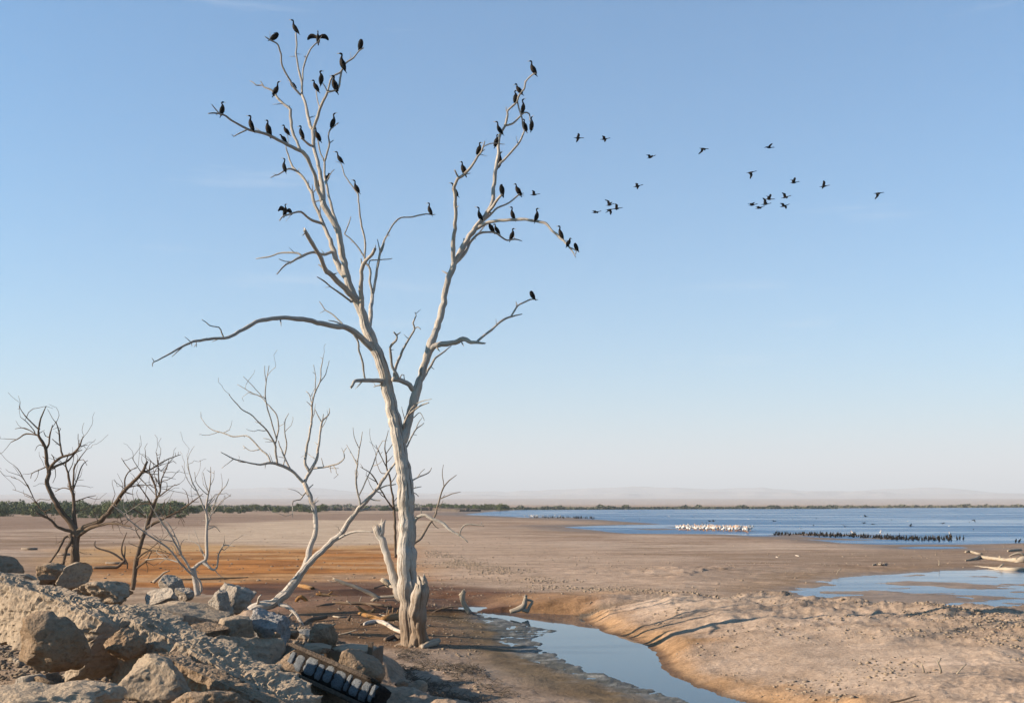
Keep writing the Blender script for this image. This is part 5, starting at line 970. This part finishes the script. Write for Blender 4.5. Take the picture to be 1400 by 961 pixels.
for u, h, lb in ((350, 9, "behind the pale tree's left twigs"), (363, 10, "left of the pale tree's hanging twig"), (380, 9, "beside the pale tree's hanging twig"), (408, 12, "just left of the pale tree's stem"), (441, 11, "right of the pale tree's stem"), (459, 8, "left of the leaning stem"), (332, 9, "above the salt pan's left end"), (684, 9, "at the lake's left tip")):
    d = 620; x = (u - 700) * d / F
    r = empty("far_tree", (x, d, -.1), label="lone small far tree on the skyline " + lb, cat="tree", group="lone trees on the far shore")
    s = h * d / F
    put("trunk", (lambda so: (so.add(*tube([(0, 0, 0), (.02 * s, 0, .3 * s), (0, 0, .6 * s)], [.03 * s, .022 * s, .012 * s], 6)), so.mesh("trunk"))[1])(Soup()), M['brown_wood'], r)
    c = put("crown", BUSH[rng.randrange(5)], M['leaf'], r); c.scale = (.34 * s, .34 * s, .62 * s); c.location = (0, 0, .35 * s)
# eroded low bank behind the tallest tree and the far tree lines: one mass each
def mass(name, label, u0, u1, vb, h0, h1, n, mat, seed, leaf, depth_spread=40):
    r_ = np.random.RandomState(seed); v, f = [], []; k = 0
    for i in range(n):
        t = r_.uniform(); u = u0 + (u1 - u0) * t; d = CH * F / (np.interp(t, np.linspace(0, 1, len(vb)), vb) - HV) + r_.uniform(0, depth_spread)
        hp = (h0 + (h1 - h0) * max(0, float(fbm(np.array([u / 9.]), np.array([seed * 1.]), o=3)[0]) * .8 + .35)) * d / F
        p = np.array(((u - 700) * d / F, d, r_.uniform(0, 1) ** .8 * hp))
        a, b = r_.normal(size=3), r_.normal(size=3); a /= np.linalg.norm(a); b -= a * (a @ b); b /= np.linalg.norm(b); s = leaf * r_.uniform(.5, 1.2)
        v += [p - a * s, p + b * s * .7, p + a * s, p - b * s * .7]; f.append((k, k + 1, k + 2, k + 3)); k += 4
    put(name, mesh_np(name, np.array(v), np.array(f), False), mat, label=label, kind="stuff")
mass("far_wood", "dark far-off strip of trees along the lake's far shore", 660, 1145, [697, 696.2, 695.6, 695.2], 2.2, 5.0, 9000, M['far_leaf'], 501, 1.1)
mass("far_wood", "thin far-off strip of scrub along the lake's far shore at the right", 1130, 1640, [694.4, 693.6, 692.9], 1.5, 3.4, 8000, M['far_leaf'], 502, 1.6, 80)
mass("far_scrub", "thin far-off scrub line behind the shore bushes at the left", -100, 680, [694, 693.5, 694], 1.5, 4.0, 6000, M['far_leaf'], 503, 1.3, 80)
beam_rock("shore_bank", "low dark eroded earth bank on the far shore behind the tallest tree", [P(420, 697.6, 715), P(480, 697.4, 722), P(560, 697.3, 724), P(600, 697.2, 726), P(622, 698.4, 690), P(640, 699.2, 650)], [(-9, 1.5), (7, 1.5), (9, -2), (-9, -2)], M['dirt'], 71, 1.2, "bank", 120, .5, .2)

# ------------------------------------------------------------------ birds
def loft(secs, sides=8):
    """secs: (x, z, half width across y, half height in the section's own plane)"""
    p = np.array([(s[0], 0, s[1]) for s in secs], float); tan = np.gradient(p, axis=0); tan /= np.linalg.norm(tan, axis=1)[:, None]
    v, f = [], []
    for i, s in enumerate(secs):
        up = np.array((-tan[i][2], 0, tan[i][0]))
        for k in range(sides):
            a = 2 * math.pi * k / sides; v.append(p[i] + np.array((0, 1, 0)) * math.cos(a) * s[2] + up * math.sin(a) * s[3])
    n = len(secs)
    for i in range(n - 1):
        for k in range(sides):
            k2 = (k + 1) % sides; f.append((i * sides + k, i * sides + k2, (i + 1) * sides + k2, (i + 1) * sides + k))
    f.append(tuple(range(sides))[::-1]); f.append(tuple((n - 1) * sides + k for k in range(sides)))
    return np.array(v), f
def join(*parts):
    V, Fc, n = [], [], 0
    for v, f in parts: V.append(np.asarray(v, float)); Fc += [tuple(i + n for i in q) for q in f]; n += len(v)
    return np.concatenate(V), Fc
def legs(x=.0, h=.10, z=0.0):
    out = []
    for s in (-.035, .035):
        v, f, _ = tube([(x, s, z + h), (x + .005, s, z + .03), (x - .01, s, z + .008), (x - .05, s, z + .004)], [.016, .011, .010, .006], 5); out.append((v, f))
    return join(*out)
def wing(side, pts, chord, thick=.012, hang=False):
    """pts: spine points of the wing in (x, y, z) from shoulder to tip; chord widths backwards (+x)"""
    v, f = [], []
    for i, (p, c) in enumerate(zip(pts, chord)):
        x, y, z = p; y *= side
        if hang: v += [(x - thick, y, z), (x - thick + c * .1, y, z - c * .5), (x + c * .2, y, z - c), (x + thick + c * .1, y, z - c * .5)]; continue
        v += [(x, y, z + thick), (x + c * .45, y, z + thick * 1.4), (x + c, y, z), (x + c * .5, y, z - thick)]
    for i in range(len(pts) - 1):
        for k in range(4):
            q = (i * 4 + k, i * 4 + (k + 1) % 4, (i + 1) * 4 + (k + 1) % 4, (i + 1) * 4 + k); f.append(q if side > 0 else q[::-1])
    f.append((0, 1, 2, 3)); n = len(pts) - 1; f.append(tuple(n * 4 + k for k in range(4)))
    return np.array(v, float), f
# all birds face -X; feet at the origin
def upright(head=0.0, neck=0.0):
    s = [(.145, -.135, .020, .006), (.120, -.095, .030, .010), (.085, -.03, .038, .022), (.055, .03, .062, .052), (.030, .09, .082, .080), (.008, .16, .088, .088), (-.012, .23, .078, .076), (-.022, .285, .056, .055), (-.022, .325, .036, .038), (-.012, .37 + neck, .026, .028), (-.004, .41 + neck, .023, .025), (-.010, .445 + neck, .026, .030),
         (-.040, .462 + neck + head * .3, .028, .031), (-.070, .462 + neck + head * .6, .022, .022), (-.092, .460 + neck + head, .010, .011), (-.135, .458 + neck + head * 1.4, .006, .007), (-.158, .450 + neck + head * 1.5, .004, .006)]
    w = []
    for sd in (1, -1):
        v, f = loft([(.105, -.05, .008, .02), (.075, .03, .016, .055), (.045, .11, .020, .072), (.018, .19, .020, .066), (-.004, .25, .012, .03)], 6)
        v[:, 1] += .066 * sd; w.append((v, f))
    return join(loft(s, 10), legs(.035, .07), *w)
def hunched():
    s = [(.15, -.11, .020, .006), (.12, -.06, .034, .016), (.085, .0, .060, .050), (.055, .07, .088, .086), (.025, .145, .098, .102), (-.005, .21, .092, .092), (-.03, .262, .07, .066), (-.03, .298, .05, .046), (.0, .318, .036, .036), (.03, .305, .030, .030), (.062, .285, .018, .018), (.10, .262, .007, .008), (.12, .25, .004, .005)]
    return join(loft(s, 10), legs(.035, .07))
def stooped():
    s = [(.17, -.06, .020, .006), (.13, -.02, .034, .016), (.085, .03, .060, .050), (.05, .085, .086, .082), (.005, .145, .094, .094), (-.04, .19, .082, .080), (-.07, .225, .058, .056), (-.085, .262, .040, .040), (-.095, .297, .033, .034), (-.115, .322, .030, .032), (-.145, .318, .020, .020), (-.17, .300, .009, .010), (-.20, .275, .004, .005)]
    return join(loft(s, 10), legs(.03, .07))
def drying():
    body = upright(); w = []
    for sd in (1, -1):
        w.append(wing(sd, [(-.02, .05, .25), (-.03, .20, .33), (-.01, .34, .34), (.0, .44, .26), (.02, .50, .15)], [.12, .19, .21, .19, .08], .02, True))
    out = join(body, *w)
    v = out[0]; return v, out[1]
def flier(dih, fold=0.0):
    s = [(.30, .0, .035, .004), (.22, .0, .030, .010), (.14, .0, .045, .035), (.05, -.004, .066, .060), (-.06, .0, .070, .066), (-.15, .012, .052, .05), (-.21, .022, .030, .030), (-.29, .03, .022, .024), (-.36, .042, .022, .024), (-.40, .048, .026, .028), (-.43, .046, .016, .017), (-.46, .04, .008, .008), (-.50, .038, .005, .005)]
    w = []
    for sd in (1, -1):
        a, b = R(dih), R(dih * .4 - 12); p0 = (-.10, .05, .03); p1 = (-.13, .05 + .27 * math.cos(a), .03 + .27 * math.sin(a)); p2 = (-.06 + fold, p1[1] + .22 * math.cos(b), p1[2] + .22 * math.sin(b)); p3 = (.03 + fold, p2[1] + .12 * math.cos(b), p2[2] + .12 * math.sin(b))
        w.append(wing(sd, [p0, tuple(.5 * np.array(p0) + .5 * np.array(p1)), p1, p2, p3], [.20, .21, .19, .14, .03], .012))
    return join(loft(s, 8), *w)
def bmesh_of(name, vf, mats, pick=None):
    me = mesh_np(name, vf[0], vf[1])
    for m in mats: me.materials.append(m)
    if pick:
        for p in me.polygons: p.material_index = pick(p.center)
    return me
bpick = lambda c: 1 if (c[0] < -.085 and c[2] > .40) else (2 if (c[0] < -.02 and c[2] < .30 and c[2] > .1) else 0)
bm3 = [M['feather'], M['bill'], M['feather_brown']]
BIRD = {'a': bmesh_of("cormorant", upright(), bm3, bpick), 'b': bmesh_of("cormorant", upright(.03, .02), bm3, bpick), 'c': bmesh_of("cormorant", upright(-.015, -.03), bm3, bpick), 'h': bmesh_of("cormorant", hunched(), [M['feather']]), 's': bmesh_of("cormorant", stooped(), [M['feather']]), 'w': bmesh_of("cormorant", drying(), bm3, bpick)}
FLY = {'u': bmesh_of("flier", flier(52, .02), [M['feather']]), 'l': bmesh_of("flier", flier(8), [M['feather']]), 'd': bmesh_of("flier", flier(-38, .04), [M['feather']]), 'm': bmesh_of("flier", flier(26), [M['feather']])}
PER = np.array([(p[0], p[1]) for p in PERCH])
# (u, v of the feet, pose, yaw: 0 faces left / 180 right, lean, size, which one)
PB = [(372.5, 56.5, 'h', 200, -30, .95, "hunched with bill right on the crown's upper-left twig tip"), (404.6, 45.6, 'b', 10, 12, .95, "upright on the very highest branch tip"), (434.5, 57.6, 'w', 100, 0, .80, "spreading wings at the top, right of the highest bird"), (494, 67.5, 'h', 150, 5, .95, "hunched on the crown's upper-right twig tip"),
 (468, 94.5, 'a', 10, 0, 1.12, "tall, on the fork below the upper-right hunched bird"), (441.3, 114, 'c', 170, 15, .95, "leaning right on a short stub left of two others"), (455.5, 124.5, 'c', 20, 0, 1.1, "with its back turned in the loop of the upper-right fork"), (432.1, 124.8, 'c', 20, 12, .85, "brown-breasted on top of a thin straight twig"),
 (375.8, 129.2, 'b', 165, -10, .85, "looking right on the upper-left bent branch"), (400.5, 119, 'c', 30, 20, .8, "pale-breasted, half behind the upper left twig"), (303, 156, 'c', 180, 8, .85, "looking right near the tip of the far left branch"), (342.5, 178.5, 'a', 15, 0, .92, "second from the tip on the far left branch"), (367.5, 185.5, 'c', 60, 0, .95, "third from the tip on the far left branch"),
 (392.5, 184.5, 'c', 20, 18, .72, "small, on a thin twig above the stooped one"), (388.5, 196, 's', 40, 10, .70, "stooped low on the left branch near the fork"), (412.5, 189.5, 'c', 10, 0, .88, "on a short stub left of the crown's main stem"), (434.6, 192, 'b', 20, 10, .9, "close right of the crown's main stem on a thin stem"), (457.5, 172.3, 'b', 170, 0, .9, "looking right on a curved twig tip right of the main stem"),
 (466.3, 223.5, 'b', 5, 18, .85, "on the tip of a long thin twig, neck straight up"), (488.8, 263, 'b', 20, 10, .85, "lower on the long thin twig, right of the crown"), (447, 246.5, 's', 200, 10, .85, "partly hidden behind a thin stem in the crown's centre"), (436.5, 252, 'c', 90, 0, .85, "mostly hidden between the two main crown stems"), (388, 234.4, 'b', 0, -8, .82, "on a drooping twig below the far left branch"),
 (391, 294.3, 'w', 150, 5, .72, "spreading wings on the lower left drooping branch"), (585, 292.8, 'a', 0, 0, .85, "alone on the middle branch between the two crowns"), (730, 101.5, 'a', 20, 8, .95, "on the highest tip of the right crown"), (712, 127.5, 'c', 15, 18, .85, "second from the top of the right crown"), (706.5, 139.8, 'c', 160, 12, .85, "third from the top of the right crown, leaning right"), (716.2, 154.6, 'b', 175, 8, .92, "looking right above the two lower side birds of the right crown"),
 (716.8, 178.2, 'c', 20, 0, .85, "at the elbow of the right crown's outer branch"), (728.4, 176.3, 'b', 130, 8, .82, "hanging outermost on the right crown's small hook"), (684.5, 183, 'b', 0, 12, .9, "looking left on the right crown's leaning stem"), (679, 196.5, 'c', 150, 0, .78, "half hidden left of the right crown's stem"), (683.5, 225, 'b', 140, 0, .95, "hidden behind the right crown's main stem at the fork"),
 (656, 209.5, 'c', 160, 0, .82, "near the tip of the right crown's left arm"), (634.3, 239.5, 'c', 60, 8, .9, "in the middle of the right crown's left arm"), (622, 269, 'b', 10, 12, .85, "lowest on the right crown's left arm"), (686.2, 266.2, 'h', 60, 0, .95, "fluffed round on a short stub of the right limb"), (709.2, 266.5, 'c', 50, 14, .88, "on the thin twig right of the fluffed round one"),
 (655.5, 304, 'b', 10, 4, .9, "slender, on the right limb left of the arching branch"), (670.5, 317.5, 'c', 40, 12, .85, "first on the small branch below the arch"), (682, 321, 'c', 10, 14, .78, "second on the small branch below the arch"), (702, 327.2, 'c', 170, 0, .85, "outermost on the small branch below the arch"), (701, 300.4, 'a', 0, 0, .85, "first on top of the arching branch"), (734.5, 302.8, 'a', 180, 5, .85, "second on the arching branch, looking right"),
 (768, 327, 'a', 10, 4, .85, "on the arching branch's downward bend"), (778.5, 337.8, 's', 180, 12, .78, "hunched beside the last bird at the arch's end"), (787.6, 342.6, 'h', 30, 8, .72, "very last, hunched at the arching branch's end"), (728.5, 409.4, 'h', 20, 10, .80, "alone on the low right branch tip"), (634, 338, 'c', 100, 0, .8, "peeping out behind the right limb below the arch")]
for i, (u, v, k, yaw, lean, s, lb) in enumerate(PB):
    j = int(np.argmin(np.hypot(PER[:, 0] - u, PER[:, 1] - v))); p, r = PERCH[j][2], PERCH[j][3]
    if 'idden' in lb or 'behind' in lb: loc = p + np.array(((u - PER[j, 0]) * p[1] / F, r + .12, (PER[j, 1] - v) * p[1] / F))
    else: loc = p + np.array((0, 0, r * .85))
    o = put("cormorant", BIRD[k], label="black cormorant " + lb, cat="cormorant", group="cormorants perched in the tall dead tree", loc=loc)
    o.scale = (s,) * 3; yw = yaw + rng.uniform(-12, 12); o.rotation_mode = 'XYZ'
    o.rotation_euler = (Matrix.Rotation(R(-lean), 3, 'Y') @ Matrix.Rotation(R(yw), 3, 'Z')).to_euler()
FB = [(790, 189, 'l', "leftmost of the upper pair"), (826, 190.5, 'l', "right one of the upper pair"), (889, 215.5, 'm', "alone between the upper pair and the middle high bird"), (961, 203.5, 'd', "with wings down, high in the middle"), (1051, 202, 'm', "highest at the right"), (871, 255, 'l', "alone above the left cluster"), (730, 266.5, 'm', "just right of the right crown, leftmost of all"), (833, 280.5, 'u', "with wings raised, top of the left cluster"), (833, 287, 'd', "lower left in the left cluster"), (843, 285.5, 'm', "rightmost in the left cluster"), (814, 290.5, 'l', "trailing the left cluster"),
 (1026, 236, 'd', "between the right cluster and the highest right bird"), (1085, 250, 'u', "with wings raised, right of the cluster"), (1126, 255, 'm', "second from the right end"), (1200, 264.5, 'd', "farthest right"), (1073.5, 270, 'm', "upper of the two right of the cluster"), (1071.5, 282, 'l', "lower of the two right of the cluster"), (1051, 272.5, 'u', "top of the right cluster, wings up"), (1046, 279.5, 'u', "second in the right cluster, wings up"), (1028, 280.5, 'm', "leftmost in the right cluster"), (1037.5, 284.5, 'l', "lowest in the right cluster")]
for i, (u, v, k, lb) in enumerate(FB):
    d = rng.uniform(84, 100); o = put("flying_cormorant", FLY[k], label="flying black cormorant " + lb, cat="cormorant", group="cormorants flying to the right", loc=P(u, v, d)); s = 1.12 * d / 92
    o.scale = (s,) * 3; o.rotation_euler = (R(rng.uniform(-12, 12)), R(rng.uniform(-4, 8)), R(180 + rng.uniform(-35, 20)))
def stand(u, v, me, name, label, cat, group, s=1.0, yaw=None, z=None, mat=None):
    p = G(u, v, -.07); zz = -.075 if z is None else z
    o = put(name, me, mat, label=label, cat=cat, group=group, loc=(p[0], p[1], zz)); o.scale = (s,) * 3
    o.rotation_euler = (0, R(rng.uniform(-6, 10)), R(rng.uniform(0, 360) if yaw is None else yaw)); return o
LOWB = [BIRD['a'], BIRD['b'], BIRD['c'], BIRD['s']]
for i in range(285):
    t = rng.random(); u = 1058 + 245 * t; v0 = np.interp(u, [1058, 1100, 1180, 1240, 1320], [731.2, 731.5, 734, 737.5, 738.5]); v = v0 + rng.gauss(-.5, .95)
    stand(u, v, LOWB[rng.randrange(4)], "shore_cormorant", "black cormorant standing in the long dense flock on the sand bar", "cormorant", "cormorants in the long flock on the sand bar", rng.uniform(.85, 1.1))
for i in range(8): stand(rng.uniform(1292, 1318), rng.uniform(733.5, 738), LOWB[i % 4], "shore_cormorant", "black cormorant standing apart at the long flock's right end", "cormorant", "cormorants at the right end of the flock", 1.2)
for i in range(80):
    u = 722 + 90 * rng.random() ** .8; v = np.interp(u, [720, 770, 812], [708.0, 708.2, 709.2]) + rng.gauss(-.5, .6)
    stand(u, v, LOWB[rng.randrange(4)], "far_cormorant", "tiny black cormorant in the far flock at the lake's left tip", "cormorant", "cormorants in the far left flock", rng.uniform(1.2, 1.5))
for u, lb in ((1389, "left one of two black cormorants on the shore at the right edge"), (1394, "right one of two black cormorants on the shore at the right edge")): stand(u, 741, BIRD['s'], "shore_cormorant", lb, "cormorant", None, 1.3)
def pelican():
    s = [(.50, .50, .05, .03), (.40, .50, .12, .10), (.25, .50, .20, .20), (.05, .52, .24, .25), (-.15, .56, .20, .21), (-.28, .64, .12, .13), (-.33, .75, .07, .08), (-.28, .88, .055, .06), (-.27, .99, .055, .06), (-.33, 1.06, .065, .065), (-.40, 1.04, .05, .045), (-.52, .93, .035, .05), (-.64, .80, .025, .04), (-.72, .70, .012, .015)]
    lg = []
    for sd in (-.08, .08):
        v, f, _ = tube([(.05, sd, .35), (.05, sd, .0), (-.08, sd, 0)], [.03, .022, .02], 5); lg.append((v, f))
    return join(loft(s, 10), *lg)
PEL = bmesh_of("pelican", pelican(), [M['white'], M['bill_orange'], M['feather']], lambda c: 1 if c[0] < -.42 or c[2] < .3 else 0)
for i in range(130):
    u = 925 + 102 * rng.random(); v = np.interp(u, [925, 970, 1027], [723.2, 724.2, 726.2]) + rng.gauss(0, .7)
    stand(u, v, PEL, "pelican", "white pelican standing in the bright flock in the shallows", "pelican", "white pelicans in the shallows", rng.uniform(.7, .95))
for i in range(18):
    u = 716 + 50 * rng.random(); stand(u, 706.6 + rng.gauss(0, .25), PEL, "far_pelican", "tiny white pelican behind the far black flock at the left", "pelican", "far white pelicans at the left tip", rng.uniform(.65, .8))
for u, v in ((1166, 731), (1204, 730), (1299, 732)): stand(u, v, PEL, "pelican", "single white pelican among or behind the long black flock", "pelican", "pelicans near the long black flock", .6)
SWIM = bmesh_of("gull", (lambda q: (q[0], q[1]))(loft([(.22, .08, .02, .01), (.14, .06, .07, .05), (.0, .05, .10, .09), (-.12, .07, .07, .07), (-.16, .13, .04, .045), (-.18, .18, .04, .04), (-.23, .18, .015, .015), (-.27, .175, .008, .008)], 8)), [M['white']])
for i in range(34):
    u, v = rng.uniform(820, 1420), rng.uniform(697.5, 727)
    wht = i % 3 == 0
    if v > np.interp(u, [820, 1020, 1060, 1400], [708, 722, 724, 735]): continue
    stand(u, v, SWIM if wht else BIRD['s'], "floating_gull" if wht else "floating_cormorant", "white gull floating far out on the lake" if wht else "dark cormorant swimming far out on the lake", "gull" if wht else "cormorant", "gulls far out on the lake" if wht else "cormorants swimming far out", rng.uniform(.9, 1.3), z=-.1 if wht else -.22)
for u, v, k, lb in ((1155, 720, 'u', "low over the lake, left of the long flock's middle"), (1181, 715, 'm', "low over the lake above the long flock's left half"), (1193, 716.5, 'l', "low over the lake beside another flier above the flock"), (1245, 719, 'u', "tilted, low over the lake above the flock's right half"), (1289, 715.5, 'm', "low over the lake above the flock's right end"), (1331, 710.5, 'd', "with drooped wings, low over the lake at the right"), (1353, 729.5, 'm', "skimming the lake near the right edge"), (1183, 706, 'm', "highest of those low over the lake at the left"), (1312, 739, 'm', "landing at the long flock's right end"), (975, 712, 'l', "low over the lake above the pelicans' right half"), (970, 712.5, 'm', "low over the lake above the pelicans"), (1058, 712, 'l', "low over the lake right of the pelicans")):
    d = 190; o = put("low_flying_cormorant", FLY[k], label="dark bird flying " + lb, cat="cormorant", group="birds flying low over the lake", loc=P(u, v, d)); o.scale = (1.1,) * 3; o.rotation_euler = (R(rng.uniform(-20, 20)), 0, R(rng.uniform(120, 240)))
